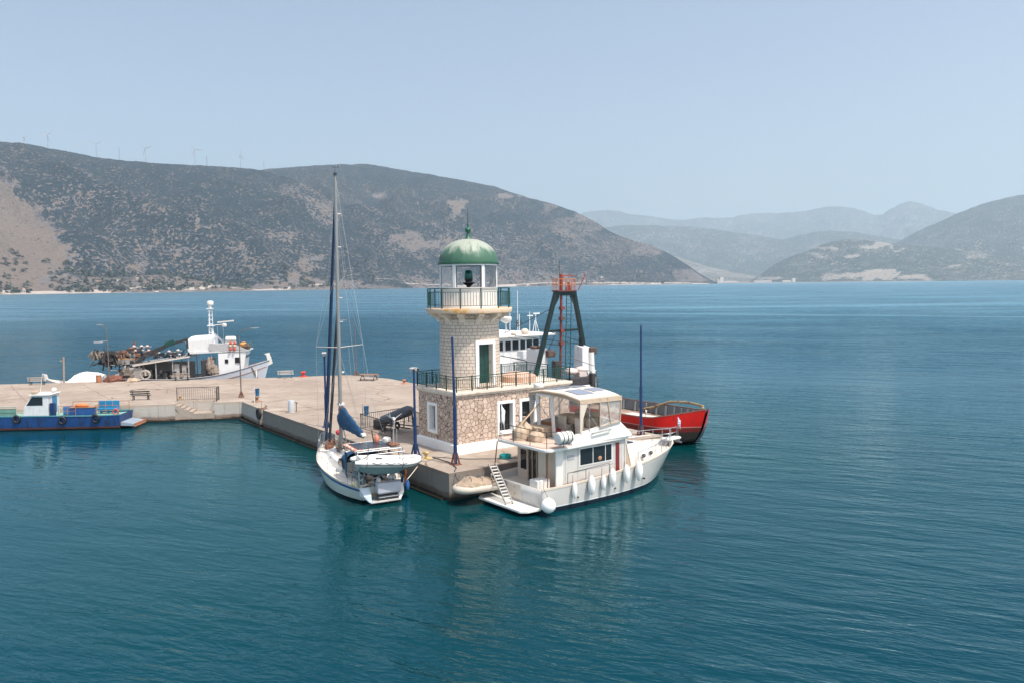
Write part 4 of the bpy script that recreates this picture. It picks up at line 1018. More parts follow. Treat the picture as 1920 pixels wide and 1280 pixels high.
# covered tender behind the stern
t=thing('covered_dinghy','inflatable dinghy under a crumpled beige cover tied off the yacht stern','dinghy',(1.15,-1.2,.62),R_(-8))
t.scale=(.86,.86,.80)
rings=[]
for i in range(46):
    u=i/45; x=-1.5+2.9*u; w=.85*(1-max(0,(.28-u)/.28)**2.2*.85)*(1-max(0,(u-.9)/.1)*.12)
    top=.36+.44*math.exp(-((u-.36)/.20)**2)+.16*math.exp(-((u-.78)/.14)**2)
    r=[]
    for k in range(33):
        a=PI*k/32; cc=math.cos(a); P0=Vector((x*1.6,cc*1.5,math.sin(a)*1.5))
        fold=abs(mn.noise(P0*1.5+Vector((0,0,3))))*.30+abs(mn.noise(P0*3.3+Vector((5,0,3))))*.14-.12
        r.append((x+.05*mn.noise(P0*2),w*(abs(cc)**.7)*(1 if cc>0 else -1)*(1-fold*.25),.42+.12*min(1,u*2)+top*(math.sin(a)**.8)*.85*(1-fold*1.1)-.05*abs(cc)*math.sin(u*40)))
    rings.append(r)
mb=MB(); mb.loft(rings,False,True,True); mb.build('cover',mk('crumpled_tan_cover',(.36,.275,.20),.9,var=.18,vs=3,bump=.8,bs=5),t,60)
mb=MB(); pts=[]
for k in range(21):
    a=-PI/2*1.15+PI*1.15*k/20; pts.append((-.6-.9*math.cos(a),.72*math.sin(a),.42))
pts=[(1.35,-.72,.45)]+pts+[(1.35,.72,.45)]; mb.tube(pts,.27,14); mb.build('tube',mk('faded_hypalon',(.50,.44,.37),.6,var=.1,stain=(.30,.25,.2)),t,60)
for x in (-.7,.15,.9):
    mb=MB(); mb.tube([(x,-.96,.42),(x+.05,-.80,.72),(x+.08,-.45,.98+.32*math.exp(-((x+.45)/.6)**2)),(x+.06,0,1.1+.36*math.exp(-((x+.45)/.6)**2)),(x,.6,.9),(x,.96,.42)],.022,6); mb.build('lashing',W_['rope_d'],t,60)
mb=MB(); mb.loft([[(-1.4,0,.2),(-1.4,.05,.3),(-1.4,-.05,.3)],[(-.6,0,-.02),(-.6,.5,.3),(-.6,-.5,.3)],[(1.3,0,0),(1.3,.55,.3),(1.3,-.55,.3)]]); mb.build('keel',W_['grey_d'],t)
mb=MB(); mb.obox((1.5,0,.85),(.35,.32,.55)); mb.obox((1.5,0,.2),(.14,.1,1.0)); mb.build('outboard',W_['black'],t,bevel=.05)
# flags
def flag(loc,h,label,mat,w=.5,hh=.35,rz=0,droop=.7,pole=True):
    t=thing('flag',label,'flag',loc,rz)
    if pole: mb=MB(); mb.tube([(0,0,0),(0,0,h)],.015,6); mb.build('staff',W_['steel'],t)
    R=[]
    for i in range(9):
        u=i/8; R.append([(w*u*(1-droop*.6)+.02,.10*math.sin(u*7+v*2)*u+.02*math.sin(v*9),h-.02-hh*v-droop*w*u*.9) for v in (0,.25,.5,.75,1)])
    mb=MB(); mb.loft(R,False,False,False); mb.build('cloth',mat,t,180,solid=.006); return t
def striped(name,a,b,k,axis='Z'):
    t=NT(name); tc=t.n('ShaderNodeTexCoord'); s=t.n('ShaderNodeSeparateXYZ'); t.l(tc.outputs['Object'],s.inputs[0])
    q=t.math('FRACT',t.math('MULTIPLY',s.outputs[axis],k)); t.base(t.mix(t.math('GREATER_THAN',q,.5),a,b)); t.set(.8,0,.2); return t.mat
flag(yw(3.0,2.0,4.6),1.5,'blue and white striped flag furled against the yacht canopy',striped('blue_white_stripes',(.75,.76,.78),(.03,.16,.42),9),.5,.4,.3,1.1)
flag(yw(.3,1.7,3.55),2.3,'white flag with pale orange mark on a staff at the yacht stern',mk('white_flag_cloth',(.80,.78,.76),.8,var=.04,stain=(.72,.45,.25),sa=(.62,.7),ss=3),.75,1.05,.2,.9)
flag(yw(14.25,0,2.4),1.35,'small blue white pennant on the yacht bow pulpit',striped('pennant_stripes',(.72,.76,.80),(.25,.42,.58),6),.5,.55,-.3,.9)
# ---------------------------------------------------------------- sailing yacht
SH=R_(83)
SY=thing('sailing_yacht','white sailing yacht with blue sail cover and tall mast moored along the inner quay','sailing yacht',(-3.2,2.55,0),SH)
sm=Matrix.Translation((-3.2,2.55,0))@Matrix.Rotation(SH,4,'Z')
def sw(x,y,z): return sm@Vector((x,y,z))
sh=Hull([(0,.35,1.42,1.0,1.0,.25),(1.6,1.7,1.80,1.02,1.5,.5),(3.4,3.4,2.02,1.07,1.78,.7),(5.4,5.4,2.03,1.16,1.72,.8),(7.4,7.2,1.80,1.28,1.35,.8),(9.4,8.9,1.22,1.42,.78,.7),(10.8,10.1,.62,1.52,.28,.5),(11.7,10.8,.05,1.6,.02,.3)],.75)
m_sh=hull_mat('sail_hull_gelcoat',(.56,.60,.56),[(.20,(.60,.64,.62)),(.15,(.008,.010,.012))],.25)
sh.shell(MB()).build('hull',m_sh,SY,70)
sh.strip(MB(),.10,.235,.012,u1=.97).build('blue_stripe',mk('navy_stripe',(.02,.07,.26),.35),SY,50)
sh.strip(MB(),-.05,.03,.02).build('toe_rail',W_['cream'],SY,50)
dk=mk('sail_deck_nonskid',(.72,.66,.58),.6,var=.05)
sh.deck(MB(),.02,u0=.34,u1=.985,camber=.08).build('deck',dk,SY,60)
# side decks beside the cockpit and its sole
mb=MB()
for s_ in (-1,1):
    R=[]
    for i in range(11):
        u=.0+.345*i/10; q=sh.at(u); R.append([(q[0],s_*(q[2]-.03),q[3]-.01),(q[0],s_*.85,q[3]+.12),(q[0],s_*.80,q[3]+.12),(q[0],s_*.80,.5)])
    mb.loft(R,False,False,False)
mb.build('cockpit_coaming',dk,SY,40)
mb=MB(); mb.box(-.05,4.1,-.8,.8,.45,.5); mb.build('cockpit_sole',W_['teak'],SY)
mb=MB(); mb.box(.9,3.9,.42,.79,.5,.88); mb.box(.9,3.9,-.79,-.42,.5,.88); mb.build('cockpit_seat',mk('grey_teak',(.34,.28,.24),.7,var=.2),SY)
# transom quarters, locker box, platform
mb=MB(); mb.box(-.75,-.02,-.95,.95,.16,.24); mb.build('boarding_platform',mk('platform_grey',(.45,.44,.43),.6),SY,bevel=.02)
mb=MB(); mb.loft([[(.0,.80,1.0),(.0,1.40,1.0),(-.0,1.38,.55),(0,.80,.5)],[(-.55,.86,.6),(-.45,1.25,.55),(-.6,1.0,.22),(-.65,.86,.2)]]); mb.build('quarter_panel',mk('blue_shade_gelcoat',(.52,.60,.66),.35),SY)  # port panel: its bluish shade is put into the colour
mb=MB(); mb.loft([[(.0,-.80,1.0),(.0,-1.40,1.0),(-.0,-1.38,.55),(0,-.80,.5)],[(-.55,-.86,.6),(-.45,-1.25,.55),(-.6,-1.0,.22),(-.65,-.86,.2)]]); mb.build('quarter_panel',W_['white'],SY)
mb=MB(); mb.obox((-.45,-.25,.98),(.5,1.5,.62)); mb.build('stern_locker',mk('lavender_grey_canvas',(.42,.42,.48),.8,bump=.4,bs=4),SY,bevel=.06)
mb=MB()
for y in (-.85,-.25,.3): mb.tube([(-.5,y,.2),(-.35,y,.75)],.025,6)
mb.tube([(-.55,-.95,.62),(-.55,.4,.62)],.025,6); mb.tube([(-.6,-.95,.42),(-.6,.4,.42)],.025,6); mb.build('stern_ladder',W_['steel'],SY,60)
mb=MB(); mb.obox((-.48,-.2,.42),(.25,1.4,.26)); mb.build('platform_gear',W_['net_d'],SY,bevel=.08)
# coachroof
rings=[]
for x,h,z in ((4.0,1.12,1.72),(5.5,1.14,1.78),(7.2,1.0,1.78),(8.6,.72,1.74),(9.3,.45,1.62)):
    zz=sh.at(sh.uof(x))[3]
    rings.append([(x,-h-.12,zz),(x,-h,z-.12),(x,-h*.8,z),(x,0,z+.09),(x,h*.8,z),(x,h,z-.12),(x,h+.12,zz)])
mb=MB(); mb.loft(rings,False,True,True); cr=mb.build('coachroof',mk('coachroof_gelcoat',(.74,.72,.68),.35,var=.05),SY,45)
for s_ in (-1,1):
    mb=MB(); mb.loft([[(4.5,s_*1.16,1.38),(4.5,s_*1.13,1.60)],[(7.0,s_*1.06,1.44),(7.0,s_*1.03,1.62)]],False,False,False); mb.build('side_window',W_['glass'],cr,solid=.03)
    mb=MB(); mb.tube([(4.6,s_*.85,1.78),(4.7,s_*.85,1.88),(6.8,s_*.75,1.88),(6.9,s_*.75,1.8)],.025,6); mb.build('handrail',W_['teak'],cr,60)
for x,y in ((5.6,0),(8.0,0)):
    mb=MB(); mb.box(x-.28,x+.28,-.28,.28,1.84,1.90); mb.build('deck_hatch',W_['glass'],cr,bevel=.02)
# spray hood: white windscreen frame, dark panes, blue hood
mb=MB(); pr=[]
for x,h,z0,z1 in ((4.75,1.18,1.55,1.62),(4.25,1.22,1.5,2.45),(3.6,1.22,1.45,2.62),(3.2,1.22,1.45,2.60)):
    pr.append([(x,h*math.cos(a)*1.0,z0+(z1-z0)*max(0,math.sin(a))**.55) for a in [PI*k/12 for k in range(13)]])
mb.loft(pr,False,False,False); hd=mb.build('spray_hood',W_['blue_f'],SY,60,solid=.02)
mb=MB()
for s_ in (-1,1): mb.loft([[(4.62,s_*1.235,1.62),(4.22,s_*1.255,2.02)],[(3.75,s_*1.255,1.58),(3.75,s_*1.255,2.1)]],False,False,False)
mb.build('hood_window',W_['glass'],hd,solid=.012)
mb=MB()
for s_ in (-1,1): mb.bar((4.7,s_*1.24,1.56),(4.2,s_*1.27,2.08),.05); mb.bar((4.7,s_*1.24,1.56),(3.7,s_*1.26,1.52),.05)
mb.build('hood_frame',W_['white'],hd)
mb=MB(); mb.loft([[(3.2,1.24,1.2),(3.2,1.24,2.6)],[(2.5,1.34,1.1),(2.55,1.3,2.7)]],False,False,False); mb.build('blue_side_cloth',W_['blue_f'],SY,solid=.02)
# cockpit gear
mb=MB(); mb.obox((2.0,0,.95),(.35,.35,.95)); mb.build('steering_pedestal',W_['white'],SY,bevel=.05)
mb=MB(); mb.torus((1.72,0,1.25),.48,.022,28,6,Matrix.Rotation(R_(90),3,'Y'))
for k in range(6): a=k*PI/3; mb.bar((1.72,0,1.25),(1.72,.47*math.sin(a),1.25+.47*math.cos(a)),.016)
mb.build('wheel',W_['steel'],SY,60)
mb=MB(); mb.obox((1.2,.95,1.35),(.9,.28,.32)); mb.ell((2.1,.9,1.35),(.5,.22,.22)); mb.ell((.75,.95,1.15),(.35,.25,.3)); mb.build('cockpit_cushions',mk('grey_green_cover',(.15,.19,.19),.9,var=.3,bump=.4,bs=5),SY,50)
mb=MB(); mb.ell((1.1,.45,1.25),(.22,.2,.22)); mb.ell((.5,.55,1.05),(.2,.18,.18)); mb.build('tan_bag',W_['canvas'],SY,60)
for c_,r_ in (((.1,.15,1.2),(.22,.16,.3)),((.15,-.6,1.35),(.18,.14,.22)),((.45,-.9,1.3),(.25,.2,.25))): mb=MB(); mb.ell(c_,r_); mb.build('gear_bag',W_['hyp'],SY,60)
# stern arch with solar bimini
arch=MB()
for s_ in (-1,1):
    arch.tube([(.1,s_*1.35,1.0),(.0,s_*1.42,2.3),(.25,s_*1.38,3.1)],.035,8); arch.tube([(1.1,s_*1.5,1.0),(.9,s_*1.46,2.4),(.5,s_*1.38,3.1)],.03,8)
    arch.tube([(2.9,s_*1.3,1.2),(2.9,s_*1.3,3.12)],.025,6); arch.tube([(-.0,s_*1.2,2.7),(-1.0,s_*1.1,3.15)],.035,8); arch.tube([(.25,s_*1.38,3.1),(3.0,s_*1.32,3.14)],.03,8)
arch.tube([(.25,-1.38,3.1),(.25,1.38,3.1)],.035,8); arch.tube([(.0,-1.4,2.4),(.0,1.4,2.4)],.03,8); arch.tube([(-1.0,-1.1,3.15),(-1.0,1.1,3.15)],.03,8)
arch.build('stern_arch',W_['steel'],SY,60)
mb=MB(); mb.obox((1.6,.1,3.17),(2.5,2.7,.04)); bm_=mb.build('bimini_top',W_['white'],SY,bevel=.015)
for k in range(3):
    mb=MB(); mb.obox((1.5,.85-k*.84,3.225),(1.9,.78,.035)); mb.build('solar_panel',W_['solar'],bm_)
mb=MB(); mb.box(.42,2.8,1.43,1.475,3.06,3.17); mb.box(.42,2.8,.98,1.44,3.195,3.205); mb.build('red_lettered_edge',mk('faded_red_canvas',(.60,.17,.08),.7,var=.15,stain=(.72,.66,.6),sa=(.5,.56),ss=5),bm_)
mb=MB(); mb.obox((.7,-1.05,3.3),(.9,.6,.10)); mb.build('lifebelt_tray',W_['rust'],bm_,bevel=.03)
mb=MB(); mb.lathe([(.22,0),(.26,.06),(.25,.22),(.12,.30),(0,.31)],(1.0,-.75,3.42),16); mb.build('satellite_dome',W_['white'],SY,50)
mb=MB(); mb.tube([(.45,-1.0,3.1),(.45,-1.0,4.9)],.03,8); mb.tube([(.3,-1.15,3.1),(.3,-1.15,4.3)],.02,6); wg=mb.build('generator_pole',W_['grey'],SY,60)
mb=MB(); mb.tube([(.25,-1.0,4.92),(.40,-1.0,4.92),(.75,-1.0,4.92)],[.09,.10,.03],10)
mb.add([(.75,-1.0,4.92),(1.1,-1.0,5.25),(1.15,-1.0,4.85)],[(0,1,2)]); mb.build('wind_generator',W_['white'],wg,60)
for k in range(3):
    a=.5+k*2*PI/3; mb=MB(); mb.loft([[(.24,-1.0+.08*math.cos(a)-.03*math.sin(a),4.92+.08*math.sin(a)+.03*math.cos(a)),(.26,-1.0+.08*math.cos(a)+.03*math.sin(a),4.92+.08*math.sin(a)-.03*math.cos(a))],[(.24,-1.0+.55*math.cos(a)-.015*math.sin(a),4.92+.55*math.sin(a)+.015*math.cos(a)),(.25,-1.0+.55*math.cos(a)+.015*math.sin(a),4.92+.55*math.sin(a)-.015*math.cos(a))]],False,False,False); mb.build('blade',W_['grey'],wg,solid=.01)
mb=MB(); mb.bar((1.9,-.25,3.2),(1.7,-.05,4.1),.06); mb.build('antenna_bracket',W_['rust'],SY)
mb=MB(); mb.ell((1.65,-.35,3.5),(.16,.16,.30)); mb.build('orange_marker_buoy',mk('coral_buoy',(.62,.20,.13),.6),SY,60)
# rail gear at the starboard quarter
mb=MB(); mb.obox((.1,-1.35,1.75),(.36,.30,.55)); mb.obox((.1,-1.35,1.25),(.15,.14,.8)); mb.obox((.0,-1.35,.85),(.3,.08,.12)); mb.build('outboard_motor',W_['black'],SY,bevel=.05)
mb=MB(); mb.torus((.35,-1.62,1.55),.20,.075,16,8,Matrix.Rotation(R_(90),3,'X'))
for k in range(5): mb.tube([(.3+.03*k,-1.66,1.55),(.28+.05*k,-1.68,1.1),(.34+.03*k,-1.66,.85)],.03,5)
mb.build('orange_rescue_line',mk('rescue_orange',(.72,.17,.04),.6,var=.2,vs=10),SY,60)
mb=MB(); mb.ell((.5,1.6,1.2),(.2,.14,.16)); mb.tube([(.3,1.5,1.05),(.35,1.55,1.3)],.08,8); mb.build('yellow_rope_bag',mk('cream_yellow_bag',(.62,.55,.36),.8,var=.3,vs=9),SY,60)
# pulpits and guard wires
pp=[(11.55,.12),(10.9,.55),(10.2,.85)]
mb=MB()
for s_ in (-1,1):
    mb.tube([(11.75,0,2.42),(11.3,s_*.42,2.38),(10.2,s_*.86,2.18),(10.15,s_*.86,1.45)],.018,6); mb.tube([(11.2,s_*.42,1.58),(11.3,s_*.42,2.38)],.016,6); mb.tube([(11.5,s_*.2,1.6),(11.75,0,2.42)],.016,6); mb.tube([(10.6,s_*.68,1.5),(11.3,s_*.42,2.38)],.014,6)
mb.build('bow_pulpit',W_['steel'],SY,60)
for s_ in (-1,1):
    P=[]
    for u in (.02,.12,.24,.36,.48,.6,.72,.84): q=sh.rail(u,0,.06); P.append((q.x,s_*q.y,q.z))
    stanchions(SY,P+[(10.15,s_*.86,1.46)],.66,W_['steel'],2,.011,'guard_rail')
mb=MB(); mb.obox((10.5,0,1.72),(.35,.3,.28)); mb.tube([(11.2,0,1.75),(11.85,0,1.62),(11.8,0,1.3)],.05,6); mb.obox((10.0,.2,1.66),(.5,.5,.2)); mb.ell((10.9,-.25,1.75),(.35,.22,.2)); mb.build('anchor_windlass',W_['rust'],SY,bevel=.03)
# spars
def mastpt(z,dx=0): return Vector((7.55-.012*(z-1.8)+dx,.08-.022*(z-1.8)*0,z))
mb=MB(); mb.tube([mastpt(1.75),mastpt(10),mastpt(18),mastpt(20.35)],[.125,.125,.115,.085],12); mast=mb.build('mast',W_['alu'],SY,60)
mb=MB()
for z,h in ((8.85,1.62),):
    for s_ in (-1,1): mb.tube([mastpt(z),mastpt(z+.14,-.18)+Vector((0,s_*h,0))],[.045,.028],6)
mb.build('spreader',W_['alu'],mast,60)
mb=MB(); mb.tube([mastpt(20.3),mastpt(20.95)],.014,5); mb.tube([mastpt(20.85)+Vector((0,-.22,0)),mastpt(20.85)+Vector((0,.22,.02))],.014,5); mb.tube([mastpt(20.85)+Vector((0,-.22,0)),mastpt(21.0)+Vector((0,-.22,.05))],.02,5); mb.obox(mastpt(20.4),(.28,.14,.18)); mb.build('masthead_instruments',W_['dark'],mast)
mb=MB()
for z in (12.2,15.6,17.8,10.6): mb.obox(mastpt(z)+Vector((-.12,-.16,0)),(.05,.22,.05))
mb.obox(mastpt(7.2)+Vector((-.1,-.2,0)),(.1,.14,.12)); mb.build('mast_step',W_['white'],mast)
mb=MB(); mb.obox(mastpt(4.65)+Vector((-.18,-.05,0)),(.3,.26,.4)); mb.build('radar_reflector',W_['rust'],mast)
mb=MB(); mb.tube([(7.4,.02,3.5),(3.35,-.06,3.38)],.085,10); mb.tube([(7.2,0,3.3),(6.2,0,2.0)],.035,6); mb.build('boom',W_['alu'],mast,60)
# covered mainsail, fat at the mast
rings=[]
for i in range(33):
    u=i/32; x=7.62-4.15*u; ht=1.18*(1-u)**1.0+.46; w=.30*(1-.35*u); zb=3.36-.02*u
    r=[]
    for k in range(20):
        a=2*PI*k/20; n_=1+.17*mn.noise((u*7,math.sin(a)*2,math.cos(a)*2))+.10*mn.noise((u*16,math.sin(a)*4,math.cos(a)*4+8)); r.append((x+(.16*math.sin(a) if i==0 else 0),w*math.cos(a)*n_*(1 if math.sin(a)<.2 else .72),zb+ht/2+ht/2*math.sin(a)*n_))
    rings.append(r)
mb=MB(); mb.loft(rings); mb.build('sail_cover',W_['blue_f'],SY,60)
mb=MB(); mb.obox((7.62,0,4.98),(.45,.4,.2)); mb.build('sail_head',W_['white'],SY,bevel=.05)
mb=MB(); mb.obox((3.3,-.05,3.55),(.35,.28,.2)); mb.build('boom_end_gear',W_['white'],SY,bevel=.05)
# furled headsails
mb=MB(); mb.tube([(11.35,0,1.65),(11.3,0,2.3),(10.6,0,5.5),(9.2,0,11.9),(7.75,0,18.6),(7.42,0,20.2)],[.035,.11,.13,.12,.08,.05],10); mb.build('furled_genoa',mk('furled_navy_sailcloth',(.012,.035,.09),.8,var=.3,vs=4),SY,60)
mb=MB(); mb.tube([(10.45,0,1.65),(10.4,0,2.4),(9.6,0,5.2),(8.4,0,9.4),(7.55,0,12.65)],[.03,.10,.11,.09,.05],10); mb.build('furled_staysail',mk('furled_dark_sailcloth',(.03,.035,.04),.8,var=.3,vs=4),SY,60)
mb=MB()
for s_ in (-1,1):
    sp=mastpt(8.99,-.18)+Vector((0,s_*1.62,0)); sp2=mastpt(14.4)+Vector((0,s_*.55,0)); ch=Vector((7.2,s_*1.72,1.32))
    wire(mb,ch,sp); wire(mb,sp,sp2); wire(mb,sp2,mastpt(20.2)); wire(mb,ch+Vector((-.3,0,0)),mastpt(8.7)); wire(mb,ch+Vector((.3,0,0)),mastpt(8.7)); wire(mb,sp,mastpt(14.2))
    wire(mb,Vector((.1,s_*1.2,1.0)),Vector((1.4,0,6.2))); 
wire(mb,Vector((1.4,0,6.2)),mastpt(20.3)); wire(mb,mastpt(18.5,-.1),Vector((3.5,-.05,3.5))); wire(mb,Vector((5.5,-.3,3.6)),mastpt(9,-.2)+Vector((0,-.6,0)))
mb.build('rigging',mk('rigging_wire',(.42,.43,.45),.35,metal=.6),SY)
# red lead on the bow rail
mb=MB(); mb.ell((10.9,-.75,2.45),(.2,.16,.2)); mb.build('red_bow_gear',mk('red_cloth',(.45,.04,.05),.8),SY,60)
mb=MB()
for k in range(2): mb.ell((.9+.5*k,-2.0,.55),(.16,.16,.38))
mb.build('blue_hull_fender',mk('blue_fender_cover',(.03,.12,.33),.8),SY,60)
# the inflatable on the davits
t=thing('inflatable_dinghy','pale grey inflatable dinghy slung across the stern of the sailing yacht','dinghy',sw(-.55,-.15,2.55),SH-R_(90)+R_(2))
t.rotation_euler=(0,R_(6),SH-R_(90)-R_(6))
mb=MB(); pts=[(-2.05,-.62,.0),(-1.6,-.66,0),(.6,-.68,.02)]
for k in range(1,12):
    a=-PI/2+PI*k/12; pts.append((.75+1.15*math.cos(a),.68*math.sin(a),.02+.16*math.cos(a)**2))
pts+=[(.6,.68,.02),(-1.6,.66,0),(-2.05,.62,0)]
mb.tube(pts,[.10]+[.235]*(len(pts)-2)+[.10],14); mb.build('tube',W_['hyp'],t,60)
mb=MB(); R=[]
for x,w,k in ((-1.75,.62,-.62),(-.6,.66,-.80),(.5,.62,-.74),(1.2,.42,-.45),(1.75,.06,.05)): R.append([(x,w,-.10),(x,w*.5,-.10+(k+.10)*.7),(x,0,k),(x,-w*.5,-.10+(k+.10)*.7),(x,-w,-.10)])
mb.loft(R,False,True,True); mb.build('bottom',W_['hyp_b'],t,50)
mb=MB(); mb.tube([(p[0],p[1]*1.33 if abs(p[1])>.5 else p[1]*1.33,p[2]-.06) if i<3 or i>13 else (p[0]+.235*math.cos(-PI/2+PI*(i-2)/12),p[1]+.235*math.sin(-PI/2+PI*(i-2)/12),p[2]-.06) for i,p in enumerate(pts)],.035,6); mb.build('rubbing_strake',W_['grey_d'],t,60)
mb=MB(); mb.box(-1.72,-1.66,-.55,.55,-.2,.28); mb.build('transom',W_['white'],t)
mb=MB(); mb.box(-.55,-.25,-.55,.55,.08,.14); mb.build('thwart',W_['grey_d'],t)
mb=MB()
for x in (-1.1,-.3,.4): mb.tube([(x,-.90,.10),(x+.3,-.93,-.02),(x+.6,-.90,.10)],.016,5)
mb.build('grab_line',W_['dark'],t)
mb=MB(); mb.torus((.75,-.685,.02),.245,.02,20,6,Matrix.Rotation(R_(90),3,'Y')); mb.torus((-1.4,-.66,.0),.245,.02,20,6,Matrix.Rotation(R_(90),3,'Y')); mb.build('seam_band',W_['grey_d'],t,60)
mb=MB(); mb.tube([(-1.2,0,.1),(-1.1,.3,.75)],.02,5); mb.tube([(1.0,0,.15),(1.0,.3,.8)],.02,5); mb.build('sling',W_['rope_d'],t)
# small boat on its trailer between the barrier and the lighthouse
t=thing('dinghy_on_trailer','dark grey inflatable boat tilted up on a black trailer beside the lighthouse wall','dinghy',(4.3,14.3,PZ),R_(-75))
mb=MB(); mb.tube([(-2.0,0,.55),(-1.6,0,.72),(1.2,0,1.75),(1.6,0,1.95)],[.1,.40,.42,.16],16); mb.build('tube',W_['grey_d'],t,60)
mb=MB(); mb.loft([[(-1.8,-.4,.5),(-1.8,.7,.5),(-1.8,.7,.8)],[(1.3,-.4,1.5),(1.3,.7,1.5),(1.3,.7,1.8)]]); mb.build('hull_floor',W_['grey'],t)
mb=MB(); mb.bar((-2.2,-.4,.45),(1.8,-.4,.5),.08); mb.bar((-2.2,.5,.45),(1.8,.5,.5),.08); mb.bar((1.2,-.5,.5),(1.2,-.4,1.5),.07); mb.bar((1.2,.5,.5),(1.2,.4,1.5),.07); mb.bar((-1,-.6,.4),(-1,.7,.4),.08); mb.bar((-2.2,0,.45),(-2.2,0,0),.06); mb.build('trailer_frame',W_['dark'],t)
for s_ in (-1,1):
    mb=MB(); mb.torus((-.9,.05+.75*s_,.3),.22,.09,18,8,Matrix.Rotation(R_(90),3,'X')); mb.build('wheel',W_['black'],t,60)
mb=MB(); mb.obox((-1.9,-.1,.55),(.9,.7,.5)); mb.obox((-2.2,0,.2),(.7,.6,.3)); mb.build('tarpaulin',W_['net_d'],t,bevel=.1)

def sclutter(name,box,n,mat,seed,lo,hi,par=SY):
    q=random.Random(seed); mb=MB()
    for i in range(n):
        c=[q.uniform(box[2*k],box[2*k+1]) for k in range(3)]
        if q.random()<.5: mb.obox(c,[q.uniform(lo,hi) for _ in range(3)],q.uniform(0,3),q.uniform(-.5,.5))
        else:
            d=Vector((q.uniform(-1,1),q.uniform(-1,1),q.uniform(-.5,.8)))*hi*.9; m_=Vector(c)+Vector((q.uniform(-.2,.2),q.uniform(-.2,.2),-.1)); mb.tube([Vector(c)-d,m_,Vector(c)+d],q.uniform(.015,.04),5)
    return mb.build(name,mat,par)
sclutter('cockpit_gear',(.2,3.0,-.85,.85,.6,1.35),34,W_['net_d'],11,.1,.4); q=random.Random(12); pts=[]; c=Vector((.3,.6,.95))
for i in range(70):
    c=c+Vector((q.uniform(-.16,.24),q.uniform(-.35,.35),q.uniform(-.15,.15))); c.x=min(max(c.x,.1),3.2); c.y=min(max(c.y,-1),1); c.z=min(max(c.z,.65),1.3)
    if i%18==17: c.x=.4
    pts.append(c.copy())
mb=MB(); mb.tube(pts,.028,5); mb.build('loose_sheet_rope',mk('mixed_rope',(.40,.35,.28),.9,var=.4,vs=6),SY,60)
sclutter('stern_fittings',(-.3,.5,-1.3,1.3,1.0,1.9),22,W_['grey'],13,.05,.22)
sclutter('mast_foot_gear',(6.6,8.2,-.7,.7,1.85,2.3),20,mk('mast_gear',(.20,.16,.13),.8,var=.4,vs=5),14,.06,.3); sclutter('bow_gear',(9.6,11.1,-.45,.45,1.6,2.0),18,mk('bow_gear_brown',(.16,.11,.09),.8,var=.4,vs=5),15,.06,.28)
sclutter('bimini_fittings',(.2,2.9,-1.2,1.2,2.75,3.1),24,W_['net_d'],16,.04,.2)
# ---------------------------------------------------------------- crane work vessel, bow toward the camera side
V0=(24.4,35.0,0); VH=R_(-90)
CV=thing('work_vessel','red hulled work vessel with green A frame mast and white wheelhouse behind the lighthouse','work vessel',V0,VH)
vm=Matrix.Translation(V0)@Matrix.Rotation(VH,4,'Z')
def L_(a,b,z): return (35.0-b, a-24.4, z)     # quay coordinates to the vessel's own
vh=Hull([(0,.3,3.1,2.5,3.0,1),(10,10,3.25,2.3,3.2,1),(20,20,3.25,2.2,3.2,1),(27,27,3.25,2.2,3.2,1),(30.8,30.4,3.15,2.24,2.7,1),(32.3,31.6,2.65,2.5,1.7,.9),(34.35,31.9,.16,3.0,.05,.6)],.22)
m_vh=hull_mat('red_ship_plating',(.78,.012,.007),[(1.60,(.66,.26,.22)),(1.52,(.24,.025,.018)),(1.15,(.06,.035,.028)),(.5,(.03,.018,.016))],.35,stain=(.30,.02,.012),sa=(.58,.8),var=.08)
vh.shell(MB(),60,12).build('hull',m_vh,CV,50)
m_bw=mk('grey_bulwark_paint',(.17,.19,.21),.6,var=.15,stain=(.16,.10,.07),sa=(.56,.74),streak=True)
mb=MB()
for s_ in (-1,1):
    R=[]
    for i in range(41):
        u=.05+.93*i/40; xs,xw,hs,zs,hw,k=vh.at(u); R.append([(xs,s_*max(hs-.07,.02),zs-.01),(xw+(xs-xw)*1.3/zs,s_*max(hw+(hs-hw)*(1.3/zs)**vh.flare-.09,.01),1.3)])
    mb.loft(R,False,False,False)
bw=mb.build('bulwark_lining',m_bw,CV,50)
for s_ in (-1,1):
    for i in range(19):
        u=.34+.60*i/18; xs,xw,hs,zs,hw,k=vh.at(u); lo=hw+(hs-hw)*(1.3/zs)**vh.flare; xl=xw+(xs-xw)*1.3/zs
        mb=MB(); mb.loft([[(xl-.05,s_*(lo-.12),1.28),(xl+.05,s_*(lo-.12),1.28),(xl+.05,s_*(lo-.40),1.28),(xl-.05,s_*(lo-.40),1.28)],[(xs-.05,s_*(hs-.10),zs-.05),(xs+.05,s_*(hs-.10),zs-.05),(xs+.05,s_*(hs-.30),zs-.05),(xs-.05,s_*(hs-.30),zs-.05)]]); mb.build('rib',m_bw,bw)
vh.strip(MB(),-.07,.02,.03).build('gunwale',mk('gunwale_paint',(.30,.16,.12),.6,var=.25),CV,50)
vh.deck(MB(),.95,.1,u1=.97,camber=.02).build('deck',mk('worn_steel_deck',(.34,.27,.22),.8,var=.2,stain=(.22,.12,.08),sa=(.5,.7)),CV)
def vbox(mb,a0,a1,b0,b1,z0,z1): p=L_(a0,b1,0); q=L_(a1,b0,0); return mb.box(p[0],q[0],p[1],q[1],z0,z1)
